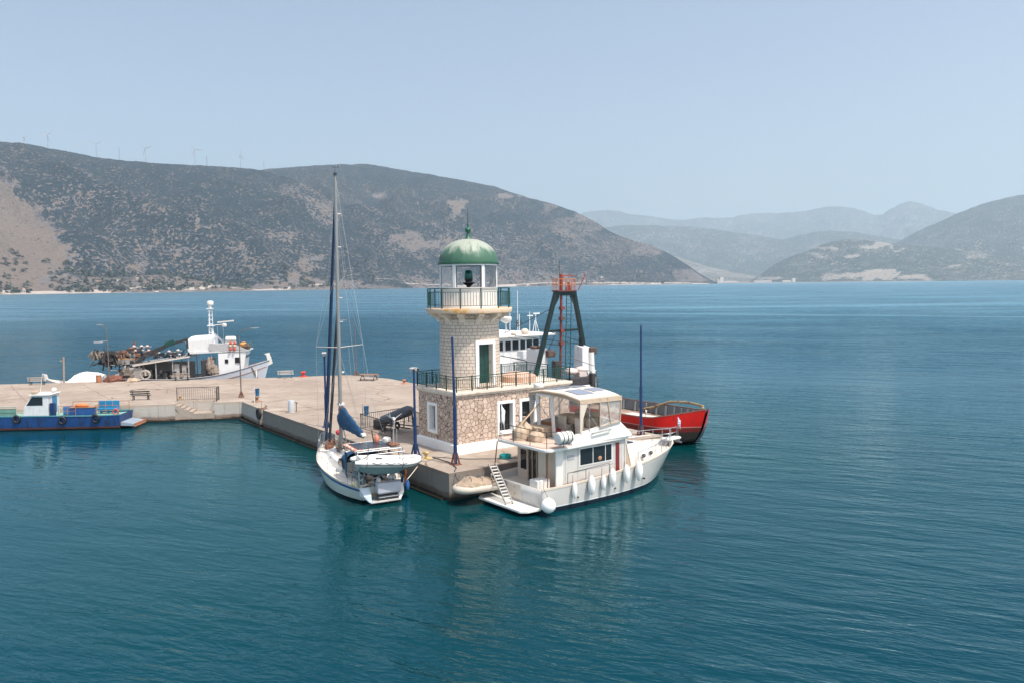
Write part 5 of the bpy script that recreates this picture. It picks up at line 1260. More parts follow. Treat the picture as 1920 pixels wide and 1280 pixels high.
# A frame
m_af=mk('near_black_green',(.004,.015,.014),.45,var=.3,stain=(.06,.03,.02),sa=(.62,.75))
mb=MB(); 
fl,fr=L_(21.25,19.3,2.2),L_(27.75,19,6.9); tl,tr_=L_(24.25,19,12.1),L_(26.55,19,12.1)
mb.bar(fl,tl,.36,.36); mb.bar(fr,tr_,.36,.36); mb.bar(L_(23.3,19,8.45),L_(27.05,19,8.45),.2,.2); mb.bar(L_(24.1,19,12.0),L_(26.75,19,12.0),.4,.4)
mb.bar(L_(24.5,19,11.8),L_(24.0,19,11.0),.3,.3); mb.bar(L_(26.2,19,11.8),L_(26.75,19,11.0),.3,.3)
af=mb.build('a_frame',m_af,CV)
mb=MB(); vbox(mb,24.15,26.5,18.5,19.5,12.2,12.32); pl=mb.build('lookout_platform',mk('dark_red_platform',(.13,.04,.035),.7),CV)
mb=MB(); m_or=mk('orange_rail_paint',(.55,.19,.08),.5,var=.3,vs=6)
c4=[L_(24.2,18.55,12.32),L_(26.45,18.55,12.32),L_(26.45,19.45,12.32),L_(24.2,19.45,12.32)]
for i in range(4):
    a,b=Vector(c4[i]),Vector(c4[(i+1)%4])
    for z in (.55,1.1): mb.bar(a+Vector((0,0,z)),b+Vector((0,0,z)),.05)
    for k in range(4): q=a.lerp(b,k/4); mb.bar(q,q+Vector((0,0,1.1)),.05)
mb.build('platform_rail',m_or,pl)
mb=MB(); mb.tube([L_(24.95,19,12.3),L_(24.95,19,13.9)],.19,10); mb.bar(L_(24.9,19,13.75),L_(26.4,18.8,13.7),.1,.12); mb.tube([L_(25.9,19,12.3),L_(25.9,19,13.1)],[.3,.12],8); mb.bar(L_(26.6,18.4,12.3),L_(27.4,18.2,13.9),.07); mb.build('radar_mast',mk('red_mast_paint',(.30,.05,.03),.5,var=.25,stain=(.12,.04,.03)),pl)
mb=MB(); mb.tube([L_(24.7,19,13.8),L_(24.7,19,15.1)],.03,6); mb.bar(L_(24.5,19,14.6),L_(24.9,19,14.6),.05); mb.build('topmast',W_['dark'],pl)
mb=MB(); mb.tube([L_(24.72,19,2.0),L_(24.95,19,12.1)],.13,10)
for z in (10.6,9.6,8.4,7.2): mb.obox(Vector(L_(24.72+.022*(z-2),18.9,z)),(.4,.45,.3))
mb.build('red_derrick_post',mk('red_derrick_paint',(.20,.035,.026),.55,var=.3,vs=3,stain=(.10,.04,.03),sa=(.45,.62)),CV,60)
mb=MB()
a0,a1=Vector(L_(25.05,18.6,4.2)),Vector(L_(25.55,18.9,12.1)); a2,a3=Vector(L_(25.65,18.6,4.2)),Vector(L_(26.15,18.9,12.1))
mb.bar(a0,a1,.06); mb.bar(a2,a3,.06)
for k in range(1,22): mb.bar(a0.lerp(a1,k/22),a2.lerp(a3,k/22),.04)
mb.build('mast_ladder',W_['green'],CV)
# funnels
m_fn=mk('funnel_white_paint',(.66,.66,.67),.45,var=.06,stain=(.32,.24,.19),sa=(.62,.78),streak=True)
mb=MB(); mb.loft([[L_(27.0,19.7,2.0),L_(28.0,19.7,2.0),L_(28.0,18.3,2.0),L_(27.0,18.3,2.0)],[L_(27.1,19.6,6.9),L_(28.1,19.6,6.9),L_(28.1,18.4,6.7),L_(27.1,18.4,6.7)]]); f=mb.build('funnel',m_fn,CV)
mb=MB(); mb.tube([L_(28.35,18.4,2.0),L_(28.35,18.4,4.4)],.42,14); mb.tube([L_(28.25,18.4,4.4),L_(28.2,18.4,6.2)],[.36,.32],14); mb.build('exhaust_trunk',mk('trunk_white',(.72,.70,.67),.45),f,60)
mb=MB(); mb.obox(Vector(L_(28.4,18.5,6.35)),(.7,.9,.7)); mb.build('sooty_silencer',mk('sooty_rust',(.09,.06,.05),.9,var=.4,stain=(.2,.10,.06)),f,bevel=.1)
mb=MB(); mb.tube([L_(27.6,19.2,6.7),L_(27.6,19.2,7.4),L_(27.75,19.2,7.9)],.22,12); mb.build('exhaust_pipe',W_['black'],f,60)
mb=MB(); vbox(mb,22.6,24.0,20.0,21.6,2.0,6.7); f=mb.build('funnel',m_fn,CV,bevel=.04)
mb=MB(); mb.obox(Vector(L_(24.2,20.0,6.2)),(.9,.9,.65)); mb.obox(Vector(L_(23.2,20.6,6.85)),(.9,1.3,.25)); mb.build('sooty_silencer',mk('sooty_rust_b',(.13,.08,.065),.9,var=.4,stain=(.3,.16,.1)),f,bevel=.1)
mb=MB(); vbox(mb,23.5,24.2,18.2,18.8,2.0,5.6); mb.build('winch_frame',W_['dark'],f)
# wheelhouse block
m_wh=mk('wheelhouse_white',(.72,.73,.74),.4,var=.04,stain=(.42,.26,.16),sa=(.66,.82),streak=True)
mb=MB(); vbox(mb,21.6,27.6,24.5,31.5,1.5,5.0); mb.build('deckhouse',m_wh,CV,bevel=.04)
mb=MB(); vbox(mb,23.7,26.6,23.6,24.6,4.9,6.25); mb.build('bridge_front_locker',m_wh,CV,bevel=.04)
mb=MB(); vbox(mb,21.6,25.4,25.2,30.5,5.0,7.6); wc=mb.build('wheelhouse',m_wh,CV,bevel=.03)
mb=MB(); vbox(mb,25.4,28.3,26.6,30.5,5.0,7.4); w2=mb.build('bridge_wing',m_wh,CV)
for (a0_,a1_) in ((21.85,22.35),(22.7,23.35),(23.6,24.35),(24.6,25.2)):
    mb=MB(); vbox(mb,a0_,a1_,25.15,25.19,6.25,7.2); mb.build('window',W_['glass'],wc)
for (a0_,a1_) in ((25.6,26.3),(26.5,27.2),(27.4,28.1)):
    mb=MB(); vbox(mb,a0_,a1_,26.55,26.59,5.9,7.1); mb.build('window',W_['glass'],w2)
mb=MB(); vbox(mb,21.2,28.8,24.4,31.0,7.6,7.8); rf=mb.build('wheelhouse_roof',mk('roof_white',(.74,.72,.69),.5,stain=(.4,.28,.2),sa=(.62,.8),ss=2),CV,bevel=.05)
mb=MB(); vbox(mb,21.2,25.8,25.2,30.5,7.8,8.05); mb.build('roof_step',W_['white2'],rf,bevel=.05)
mb=MB(); c=L_(23.1,25.6,0); mb.tube([(c[0],c[1],8.0),(c[0],c[1],9.1)],.09,8); mb.lathe([(.15,9.0),(.55,9.25),(.6,9.35),(.6,9.6),(.45,9.68),(0,9.7)],(c[0],c[1],0),20); mb.build('radar_dome',W_['white'],rf,50)
mb=MB()
for a_,b_,z in ((23.9,26,10.0),(24.9,26,12.3),(24.35,25,9.9),(25.7,25,10.1),(26.5,25,9.9)): mb.tube([L_(a_,b_,7.8),L_(a_,b_,z)],.035 if z>12 else .045,6)
mb.bar(L_(25.4,25,9.7),L_(26.1,25,9.7),.12,.1); mb.bar(L_(26.2,25,9.9),L_(27.0,25,9.9),.1,.14); mb.tube([L_(26.4,25,9.2),L_(26.1,25,8)],.04,5); mb.tube([L_(26.5,25,9.2),L_(26.9,25,8)],.04,5); mb.build('antenna',W_['white2'],rf)
mb=MB(); mb.torus(L_(24.6,25.4,8.95),.32,.05,18,6,Matrix.Rotation(R_(90),3,'Y')); mb.torus(L_(24.6,25.4,8.95),.14,.05,14,6,Matrix.Rotation(R_(90),3,'Y')); mb.build('loop_antenna',W_['dark'],rf,60)
mb=MB(); mb.ell(Vector(L_(25.2,25.2,8.05)),(.4,.45,.35)); mb.ell(Vector(L_(23.3,24.6,7.95)),(.25,.3,.2)); mb.build('searchlight',mk('cream_lamp_housing',(.6,.5,.42),.5),rf,60)
# rails, gangways, deck clutter
P=[L_(21.3,24.3,5.0),L_(21.3,21.5,4.6),L_(21.3,20.5,4.6)]
stanchions(CV,[L_(21.4,24.4,4.7),L_(22.6,24.2,4.5),L_(23.6,24.0,4.4)],1.2,W_['white2'],4,.035,'bridge_rail')
stanchions(CV,[L_(27.5,23.5,3.4),L_(27.5,21.5,3.4),L_(27.5,19.8,3.4)],1.1,W_['white2'],3,.03,'side_rail')
mb=MB(); mb.tube([L_(24.0,21,3.6),L_(24.0,21,5.9),L_(24.6,21,5.9),L_(24.6,21,3.6)],.06,6); mb.tube([L_(26.6,17.2,2.4),L_(26.6,17.4,4.6),L_(26.9,17.8,4.9),L_(27.4,17.0,2.2)],.05,6); mb.tube([L_(21.4,24.3,5.9),L_(22.8,22.5,5.5),L_(23.6,22,5.2)],.05,6); mb.build('handrail',W_['dark'],CV,60)
mb=MB(); vbox(mb,24.2,27.0,16.5,19.6,2.6,3.3); mb.build('winch_house',W_['white2'],CV,bevel=.05)
mb=MB(); mb.ell(Vector(L_(24.9,17.6,4.6)),(.7,.7,.35)); mb.ell(Vector(L_(26.3,17.6,4.7)),(.7,.7,.3)); mb.obox(Vector(L_(25.9,17.4,4.2)),(.9,.9,.7)); mb.build('covered_windlass',mk('pinkish_tarp',(.58,.50,.47),.8,var=.1),CV,50)
mb=MB(); vbox(mb,24.0,26.8,16.6,17.3,2.4,4.1); vbox(mb,26.4,26.9,16.2,16.8,2.0,4.4); mb.build('winch',W_['net_d'],CV,bevel=.1)
mb=MB()
for k in range(6): mb.bar(L_(26.6,16.0+.0*k,1.6+.4*k),L_(27.2,16.0,1.6+.4*k),.05)
mb.bar(L_(26.6,16.0,1.4),L_(26.4,16.4,4.6),.06); mb.bar(L_(27.2,16.0,1.4),L_(27.0,16.4,4.6),.06); mb.build('deck_ladder',W_['dark'],CV)
mb=MB()
for a,b in ((L_(24.2,19,10.8),L_(22.4,25,8)),(L_(24.3,19,8.3),L_(24.6,22,4.5)),(L_(26.6,25,8.4),L_(27.6,19,7.2)),(L_(23.3,24.5,7.8),L_(27.5,19,7)),(L_(22.5,24.5,7.6),L_(24.7,19,7)),(L_(24.6,20,5.5),L_(27.6,20,4.9)),(L_(23.4,19,6.6),L_(27.4,17,5))): wire(mb,a,b,.03)
mb.build('stay_wires',W_['dark'],CV)
mb=MB(); pts=[L_(26.9,10.5,1.5),L_(27.2,8.8,2.0),L_(27.3,7.2,2.6),L_(27.35,5.5,2.75),L_(27.2,4.2,2.75),L_(26.7,3.0,2.75),L_(26.2,2.6,2.6)]
q=[]
for i in range(49): 
    u=i/48; k=min(int(u*6),5); q.append(Vector(pts[k]).lerp(Vector(pts[k+1]),u*6-k))
mb.tube(q,.11,8); o=mb.build('wrapped_hose',mk('wrapped_hose_bands',(.42,.30,.16),.8,var=.5,vs=2.2,stain=(.10,.07,.05),sa=(.5,.56),ss=2.2),CV,60)
mb=MB(); vbox(mb,22.6,24.6,5.5,9.0,1.28,1.75); mb.build('hatch_cover',mk('pale_hatch',(.55,.50,.45),.7,var=.15),CV,bevel=.05)
flag((22.2,5.2,1.7),1.0,'tiny white pennant on the work vessel deck beside the blue pole',W_['white'],.25,.3,0,.6)
def lump(mb,c,r,seed,n=22,m=14):
    rings=[]
    for i in range(m+1):
        t=-PI/2+PI*i/m; q=max(math.cos(t),.03)
        rings.append([Vector(c)+Vector((r[0]*q*math.cos(2*PI*k/n),r[1]*q*math.sin(2*PI*k/n),r[2]*math.sin(t)))*(1+.55*mn.noise((k*.9,i*.55,seed))+.25*mn.noise((k*2.1,i*1.3,seed+9))) for k in range(n)])
    mb.loft(rings)

# ---------------------------------------------------------------- fishing boat along the far edge
FU=Vector((.871,-.49)); FN=Vector((.49,.871))
def fpos(t,off,z=0): q=Vector((10.63,57.21))+FU*t+FN*off; return (q.x,q.y,z)
FR=math.atan2(FU.y,FU.x)
FB=thing('fishing_boat','white and blue trimmed fishing boat with crane arm and nets at the far quay edge','fishing boat',fpos(-19,3.1),FR)
fbh=Hull([(0,.4,2.2,1.95,1.8,.8),(3,3,2.55,1.8,2.3,1),(7,7,2.65,1.75,2.4,1),(11,11,2.55,2.05,2.1,1),(14,13.8,2.0,2.65,1.3,1),(16.2,15.6,1.05,3.25,.55,.8),(17.6,16.6,.06,3.65,.03,.5)],.75)
fbh.shell(MB()).build('hull',hull_mat('fishing_hull_paint',(.60,.62,.67),[(.75,(.30,.32,.36)),(.35,(.30,.10,.06))],.4),FB,60)
fbh.strip(MB(),.03,.12,.04).build('blue_rub_rail',mk('dark_blue_trim',(.02,.05,.14),.5),FB,50)
fbh.strip(MB(),-.04,.03,.05).build('cap_rail',W_['white'],FB,50)
fbh.strip(MB(),.75,.85,.03,u0=.55,u1=.97).build('rust_strake',mk('rust_strake',(.35,.20,.13),.8),FB,50)
fbh.deck(MB(),.55,.05).build('deck',mk('grey_wood_deck',(.30,.26,.22),.8,var=.2),FB)
mb=MB(); mb.loft([[(17.35,-.09,2.9),(17.35,.09,2.9),(17.95,.07,3.2),(17.95,-.07,3.2)],[(17.3,-.09,3.8),(17.3,.09,3.8),(17.8,.07,3.9),(17.8,-.07,3.9)],[(17.2,-.09,4.25),(17.2,.09,4.25),(17.65,.07,4.3),(17.65,-.07,4.3)],[(16.95,-.09,4.45),(16.95,.09,4.45),(17.6,.07,4.6),(17.6,-.07,4.6)]]); mb.build('stem_post',W_['white'],FB)
for s_ in (-1,1):
    mb=MB(); mb.bar((15.5,s_*1.45,3.15),(16.3,s_*.62,1.1),.18,.06); mb.obox((16.2,s_*.75,2.5),(.3,.12,.28)); mb.build('anchor_fittings',W_['teak'] if s_<0 else W_['rust'],FB)
fw=mk('fishing_house_white',(.70,.71,.72),.45,var=.05,stain=(.5,.36,.25),sa=(.6,.85),streak=True)
mb=MB(); mb.loft([[(11.6,-1.65,1.6),(14.4,-1.35,1.6),(14.4,1.35,1.6),(11.6,1.65,1.6)],[(11.6,-1.65,4.75),(15.0,-1.45,4.95),(15.0,1.45,4.95),(11.6,1.65,4.75)]]); wh_=mb.build('wheelhouse',fw,FB,bevel=.03)
mb=MB(); mb.loft([[(8.2,-1.75,4.75),(15.3,-1.6,4.98),(15.3,1.6,4.98),(8.2,1.75,4.75)],[(8.2,-1.75,5.0),(15.3,-1.6,5.12),(15.3,1.6,5.12),(8.2,1.75,5.0)]]); mb.build('wheelhouse_roof',mk('roof_grey_white',(.6,.6,.6),.5),wh_)
for x in (12.6,13.9):
    mb=MB(); mb.box(x-.28,x+.28,-1.69 if x<13 else -1.60,-1.55 if x<13 else -1.45,3.5,4.2) if x>13 else mb.box(x-.2,x+.2,-1.66,-1.6,3.5,4.0); mb.build('window',W_['glass'],wh_)
mb=MB()
for y in (-.9,0,.9): mb.loft([[(14.72,y-.3,3.7),(14.72,y+.3,3.7)],[(14.93,y-.3,4.4),(14.93,y+.3,4.4)]],False,False,False)
mb.build('front_panes',W_['glass'],wh_,solid=.03)
mb=MB(); mb.box(8.3,11.6,-1.72,-1.66,1.7,4.75); mb.box(8.3,8.4,-1.72,1.7,1.7,2.6); mb.build('side_screen',W_['black'],FB) if False else None
mb=MB(); mb.obox((10.3,-1.4,2.9),(1.7,.5,2.2)); mb.obox((10.9,-1.6,3.5),(.5,.3,1.6),.3,.3); mb.build('hanging_gear',W_['net_d'],FB,bevel=.2)
mb=MB(); lump(mb,(10.7,-1.75,3.2),(.5,.25,.95),31); lump(mb,(11.2,-1.8,2.5),(.45,.22,.7),32); mb.build('net_bundle',mk('pale_net_bundle',(.30,.24,.20),.95,var=.4,vs=5,bump=.8,bs=8),FB,60)
mb=MB(); mb.loft([[(10.6,-1.75,5.1),(15.2,-1.62,5.12),(15.2,-1.55,5.12),(10.6,-1.68,5.1)],[(10.6,-1.8,6.0),(13.6,-1.7,5.9),(13.6,-1.6,5.9),(10.6,-1.7,6.0)]]); mb.build('top_screen',mk('grey_screen',(.42,.42,.43),.6),FB)
mb=MB(); mb.loft([[(8.0,-1.6,4.95),(10.8,-1.6,4.95),(10.8,1.6,4.95),(8.0,1.6,4.95)],[(7.7,-1.6,6.3),(10.9,-1.6,6.6),(10.9,1.6,6.6),(7.7,1.6,6.3)],[(8.3,-1.2,6.85),(10.7,-1.2,7.0),(10.7,1.2,7.0),(8.3,1.2,6.85)]]); mb.build('upper_shelter',mk('white_tarpaulin',(.66,.66,.66),.7,var=.08,bump=.5,bs=2,stain=(.5,.48,.45),sa=(.55,.75),streak=True),FB,bevel=.06)
mb=MB(); mb.obox((11.5,0,5.5),(1.2,1.5,.7)); mb.build('flying_bridge',fw,FB,bevel=.04)
# mast
mb=MB(); b0=[(10.25,-.22),(10.25,.22),(10.75,0)]; t0=[(10.4,-.12),(10.4,.12),(10.65,0)]
for (x,y),(x2,y2) in zip(b0,t0): mb.tube([(x,y,6.6),(x2,y2,10.4)],.04,6)
for k in range(6):
    z=7.1+.55*k
    for i in range(3): 
        a=b0[i];b=b0[(i+1)%3]; mb.tube([(a[0],a[1],z),(b[0],b[1],z+.3)],.03,5)
mb.tube([(10.9,-.2,5.0),(10.6,0,7.8)],.14,8); mb.obox((10.5,0,8.15),(.8,.8,.12)); mb.obox((10.45,0,10.3),(.75,.6,.10)); mb.build('mast',fw,FB)
mb=MB(); mb.tube([(10.45,0,10.3),(10.45,0,10.95)],.2,8); mb.lathe([(.36,0),(.4,.1),(.4,.4),(.28,.52),(0,.55)],(10.5,0,10.75),16); mb.build('masthead_dome',W_['white'],FB,50)
mb=MB(); mb.bar((11.3,-.0,8.55),(13.4,-.6,8.75),.16,.18); mb.tube([(11.0,0,8.2),(12.2,-.2,8.3)],.06,6); mb.lathe([(.25,0),(.3,.1),(.28,.35),(0,.45)],(12.2,-.3,8.0),14); mb.build('radar_bar',W_['white'],FB,50)
mb=MB(); mb.tube([(10.8,0,7.2),(12.8,-.9,5.2)],.06,6); mb.tube([(10.8,0,7.2),(12.8,.9,5.2)],.06,6); mb.tube([(9.8,-.8,6.9),(7.3,-1.6,4.3)],.05,6); mb.tube([(11.4,-.4,5.1),(11.35,-.4,8.0)],.025,5); mb.tube([(11.9,.3,5.1),(11.9,.3,7.9)],.025,5); mb.build('mast_stays',W_['grey'],FB)
mb=MB(); mb.tube([(12.2,0,6.4),(12.3,0,6.4),(13.4,0,6.4),(13.5,0,6.4)],[.2,.36,.36,.2],14); mb.obox((12.85,0,5.95),(1.3,.5,.2)); mb.build('life_raft',W_['white'],FB,50)
for x in (12.9,13.4):
    for z in (5.25,5.65,6.0):
        mb=MB(); mb.ell((x+.05*z,-1.85,z),(.17,.14,.19)); mb.build('red_float',W_['red'] if z!=5.65 else mk('pale_float',(.6,.45,.3),.6),FB,60)
mb=MB(); mb.ell((14.6,-.9,5.75),(.5,.35,.3)); mb.build('orange_dinghy_bag',mk('orange_bag',(.70,.28,.06),.7,var=.2),FB,60)
mb=MB(); mb.obox((13.9,-.6,5.5),(1.3,.7,.4)); mb.ell((15.0,-.6,5.4),(.4,.4,.35)); mb.tube([(15.2,-1,5.2),(15.5,-1,5.9),(15.6,-1,5.3)],.05,5); mb.build('roof_clutter',W_['net'],FB,bevel=.08)
# work deck canopy, lamps, crane
m_cn=mk('grey_canopy',(.40,.38,.36),.7,var=.15,stain=(.28,.16,.1),sa=(.55,.75))
mb=MB(); mb.loft([[(1.8,-2.2,3.55),(8.2,-2.1,4.35),(8.2,2.1,4.35),(1.8,2.2,3.55)],[(1.8,-2.2,3.68),(8.2,-2.1,4.5),(8.2,2.1,4.5),(1.8,2.2,3.68)]]); cn=mb.build('deck_canopy',m_cn,FB)
mb=MB(); mb.bar((1.7,-2.3,3.5),(8.3,-2.2,4.45),.14,.12); mb.build('canopy_edge',mk('pale_edge_board',(.60,.53,.47),.7),cn)
mb=MB()
for x in (2.2,4.2,6.2,8.1):
    for y in (-2.0,2.0): mb.bar((x,y,1.3),(x,y,3.6+.125*(x-2)),.12,.12)
mb.build('canopy_posts',W_['grey'],cn)
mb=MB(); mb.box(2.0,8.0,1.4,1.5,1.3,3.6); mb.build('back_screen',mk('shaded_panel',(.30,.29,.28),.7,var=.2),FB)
mb=MB()
for x,y,z,r in ((3.0,-.6,1.9,.6),(4.6,-1.2,1.8,.5),(5.6,-.3,2.0,.7),(6.9,-1.0,1.7,.5)): mb.ell((x,y,z),(r,r*.7,r*.9))
mb.build('deck_gear',W_['net_d'],FB,60)
mb=MB(); mb.obox((6.6,-1.7,2.6),(.6,.2,1.9)); mb.obox((7.5,-1.75,2.5),(.5,.15,1.8)); mb.build('locker',m_cn,FB)
mb=MB(); mb.box(1.0,2.6,-2.1,-1.5,1.3,3.2); mb.build('winch_body',mk('winch_grey',(.34,.31,.29),.7,var=.3,vs=4),FB,bevel=.08)
mb=MB(); mb.torus((2.9,-2.0,2.3),.55,.16,16,6,Matrix.Rotation(R_(90),3,'X')); mb.build('winch_drum',mk('pale_net_roll',(.42,.37,.32),.9,var=.3),FB,60)
m_cr=mk('crane_dark_paint',(.03,.032,.035),.5,var=.3,stain=(.14,.05,.04),sa=(.6,.7),ss=3)
mb=MB(); mb.tube([(1.7,-1.3,1.3),(1.7,-1.3,3.7)],.28,10); mb.bar((1.6,-1.3,3.5),(3.0,-1.3,4.9),.42,.5); mb.bar((2.9,-1.3,4.8),(5.4,-1.4,5.8),.36,.42); mb.bar((5.2,-1.4,5.75),(7.9,-1.5,6.55),.28,.32); mb.bar((7.9,-1.5,6.6),(7.95,-1.5,5.4),.22,.26); mb.bar((3.1,-1.55,4.4),(5.2,-1.6,5.5),.14,.14); mb.build('crane_arm',m_cr,FB)
mb=MB(); mb.bar((5.3,-1.4,5.95),(6.4,-1.45,6.3),.5,.55); mb.build('crane_winch',W_['green'],FB)
for i,x in enumerate((1.0,1.9,2.6,3.9,5.2,6.3)):
    z=5.6 if i<3 else 4.4+.12*i; mb=MB(); mb.tube([(x,.2,z-1.4),(x,.2,z)],.035,5); mb.bar((x-.3,.2,z-.5),(x+.3,.2,z-.5),.05)
    mb.lathe([(.20,0),(.25,.08),(.12,.22),(.07,.26)],(x,.2,z),10); mb.lathe([(.15,-.5),(.19,-.42),(.08,-.28)],(x+.25,-.1,z),10); mb.bar((x-.5,.2,z-.1),(x+.5,.2,z+.05),.08); mb.build('work_lamp',mk('worn_lamp',(.45,.44,.43),.5) if i%2 else mk('white_red_lamp',(.48,.38,.36),.5,var=.15),FB,50)
def clutter(name,box,n,mat,seed,lo=.12,hi=.6):
    q=random.Random(seed); mb=MB()
    for i in range(n):
        c=[q.uniform(box[2*k],box[2*k+1]) for k in range(3)]
        if q.random()<.6: mb.obox(c,[q.uniform(lo,hi) for _ in range(3)],q.uniform(0,3),q.uniform(-.5,.5))
        else: 
            d=Vector((q.uniform(-1,1),q.uniform(-.3,.3),q.uniform(-.6,1)))*hi*1.2; mb.tube([Vector(c)-d,Vector(c)+d],q.uniform(.03,.08),5)
    return mb.build(name,mat,FB)
clutter('gear_heap',(1.4,7.8,-2.0,-.6,1.6,2.6),46,W_['net_d'],1); clutter('gear_scrap',(1.2,7.8,-2.1,-1.2,1.5,3.2),22,mk('grey_scrap',(.33,.30,.28),.8,var=.4,vs=2),2,.1,.45)
clutter('rusty_scrap',(-1.2,4.0,-1.6,.6,3.6,5.2),26,W_['rust'],3,.1,.5); clutter('quarter_gear',(-.6,2.6,-1.9,-.4,1.7,4.0),40,mk('dark_brown_gear',(.085,.07,.06),.95,var=.5,vs=4),8,.15,.6); clutter('dark_scrap',(-3.6,2.0,-1.4,.4,3.4,5.3),60,W_['net_d'],4,.12,.6); clutter('canopy_load',(2.2,8,-1.6,1.2,4.4,4.75),40,W_['net_d'],5,.12,.5); clutter('roof_load',(11.8,15.2,-1.4,1.2,5.1,5.8),24,W_['net'],6,.1,.45); clutter('pale_scrap',(-1.2,3.5,-1.9,-1.0,1.6,3.6),24,mk('pale_scrap',(.45,.41,.37),.8,var=.3,vs=2),7,.12,.6)
# stern net boom
mb=MB(); mb.bar((-3.6,-.6,5.0),(1.6,-.4,4.6),.3,.35); mb.bar((-.4,-1.4,3.9),(2.0,-1.4,3.9),.14,.6); mb.bar((-.5,.8,1.8),(-.8,.8,4.9),.2,.2); mb.build('net_boom',mk('boom_grey',(.33,.31,.30),.6,var=.25),FB)
mb=MB(); mb.bar((-.4,-1.42,4.3),(2.0,-1.42,4.3),.16,.08); mb.build('boom_board',mk('orange_plank',(.52,.32,.16),.7),FB)
def drape(name,x0,x1,ztop,drop,n,mat,seed,r0=.05,r1=.12):
    q=random.Random(seed); mb=MB()
    for i in range(n):
        u=(i+q.random())/n; x=x0+(x1-x0)*u; y=q.uniform(-1.1,.1); d=drop*(.45+.55*math.sin(PI*(.12+.8*u)))*q.uniform(.55,1.1); zt=ztop+q.uniform(-.15,.2)
        x2=x+q.uniform(-.5,.5); mb.tube([(x,y,zt),((x+x2)/2+q.uniform(-.2,.2),y-.1,zt-d*.6),(x2,y-.05,zt-d)],[q.uniform(r0,r1),q.uniform(r0,r1)*1.4,q.uniform(r0,r1)],6)
    return mb.build(name,mat,FB,60)
drape('hanging_tan_net',-3.9,-2.3,5.1,1.0,26,mk('tan_net',(.25,.21,.17),.95,var=.5,vs=5),1); drape('hanging_dark_net',-2.7,-.9,5.1,2.2,40,W_['net_d'],2); drape('hanging_brown_net',-1.2,.4,5.1,1.3,26,mk('brown_net',(.17,.12,.10),.95,var=.5,vs=5),3)
mb=MB(); lump(mb,(.8,-1.8,2.1),(1.0,.6,1.0),4); mb.build('net_heap',W_['net'],FB,50)
mb=MB(); mb.tube([(1.2,.5,4.4),(1.0,.5,6.3)],.10,6); mb.bar((.2,.5,5.4),(1.6,.4,5.0),.2,.3); mb.bar((-.3,.3,4.9),(.6,.3,5.6),.2,.2); mb.build('rusty_gallows',W_['rust'],FB)
rope('mooring_line','pale mooring line from the fishing boat bow down to the quay',[Vector(fpos(-2.8,1.4,2.6)),Vector(fpos(-2.5,-.3,1.75))],.05,W_['rope'],.1)

# ---------------------------------------------------------------- small caique under a tarpaulin
CR=thing('small_caique','small white wooden boat half covered by a white tarpaulin at the far left edge','boat',fpos(-20.9,1.75),FR+PI)
ch_=Hull([(0,.2,.9,1.5,.7,.4),(2,2,1.25,1.4,1.1,.5),(4.2,4.2,1.2,1.45,1.0,.5),(6,5.8,.65,1.75,.45,.4),(7,6.6,.05,2.05,.03,.3)],.7)
ch_.shell(MB()).build('hull',hull_mat('caique_paint',(.68,.69,.72),[(.6,(.62,.64,.7)),(.25,(.2,.08,.05))],.45),CR,60)
ch_.strip(MB(),-.03,.08,.03).build('rail',mk('caique_rail',(.72,.66,.58),.5),CR,50); ch_.deck(MB(),.25,.05).build('deck',mk('caique_deck',(.62,.55,.47),.7),CR)
mb=MB(); mb.loft([[(6.7,-.07,1.7),(6.7,.07,1.7),(7.15,.05,1.9),(7.15,-.05,1.9)],[(6.95,-.07,2.6),(6.95,.07,2.6),(7.35,.05,2.7),(7.35,-.05,2.7)]]); mb.build('stem_post',W_['white'],CR)
R=[]
for i in range(15):
    u=i/14; x=.2+4.0*u; hgt=1.45*math.sin(PI*min(1,.22+.62*u))**.7*(1 if u<.85 else 1-(u-.85)*2); R.append([(x,1.35*math.cos(PI*k/12)*(1+.05*mn.noise((u*6,k,1))),1.35+max(.1,hgt)*math.sin(PI*k/12)**.7*(1+.10*mn.noise((u*5,k*.8,6)))) for k in range(13)])
mb=MB(); mb.loft(R,False,True,True); mb.build('tarpaulin',mk('white_tarp',(.74,.72,.69),.6,var=.06,bump=.6,bs=3),CR,60)
mb=MB(); mb.tube([(5.0,0,1.5),(4.9,0,4.7)],.12,8); mb.bar((4.9,-.1,4.3),(5.3,.1,4.2),.12); mb.build('mast',mk('grey_wood_mast',(.30,.24,.20),.8),CR,60)
mb=MB(); mb.obox((.1,1.2,1.9),(.5,.3,1.0)); mb.build('blue_white_bundle',mk('rolled_tarp',(.45,.46,.50),.7,var=.3),CR,bevel=.1)
t=thing('barrel','rusty orange drum standing on the quay beside the white tarpaulin boat','barrel',fpos(-21.0,-.5,PZ)); mb=MB(); mb.lathe([(.3,0),(.31,.3),(.29,.32),(.31,.6),(.29,.85),(0,.86)],n=16); mb.build('drum',mk('orange_drum',(.42,.17,.08),.7,var=.3),t,40); mb=MB(); mb.torus((0,0,.84),.29,.03,18,6); mb.build('rim',W_['rust'],t,60)
t=MB(); lump(t,(0,0,.1),(1.1,.6,.7),8); o=t.build('net_pile',mk('rusty_net_pile',(.22,.09,.065),.95,var=.5,vs=4,bump=.8,bs=8),None,50); o.location=fpos(-19.6,.25,1.6); tag(o,'rust brown heap of net at the quay edge beside the lamp with the signboard arm','net pile')
t=MB(); lump(t,(0,0,.1),(.8,.4,.35),12); o=t.build('net_pile',W_['canvas'],None,50); o.location=fpos(-16.9,-.9,PZ); tag(o,'small pale heap of net on the quay in front of the fishing boat stern','net pile')
t=thing('skiff','grey wooden skiff with a white striped bow tarp lying between caique and fishing boat','skiff',fpos(-17.6,1.6),FR+PI)
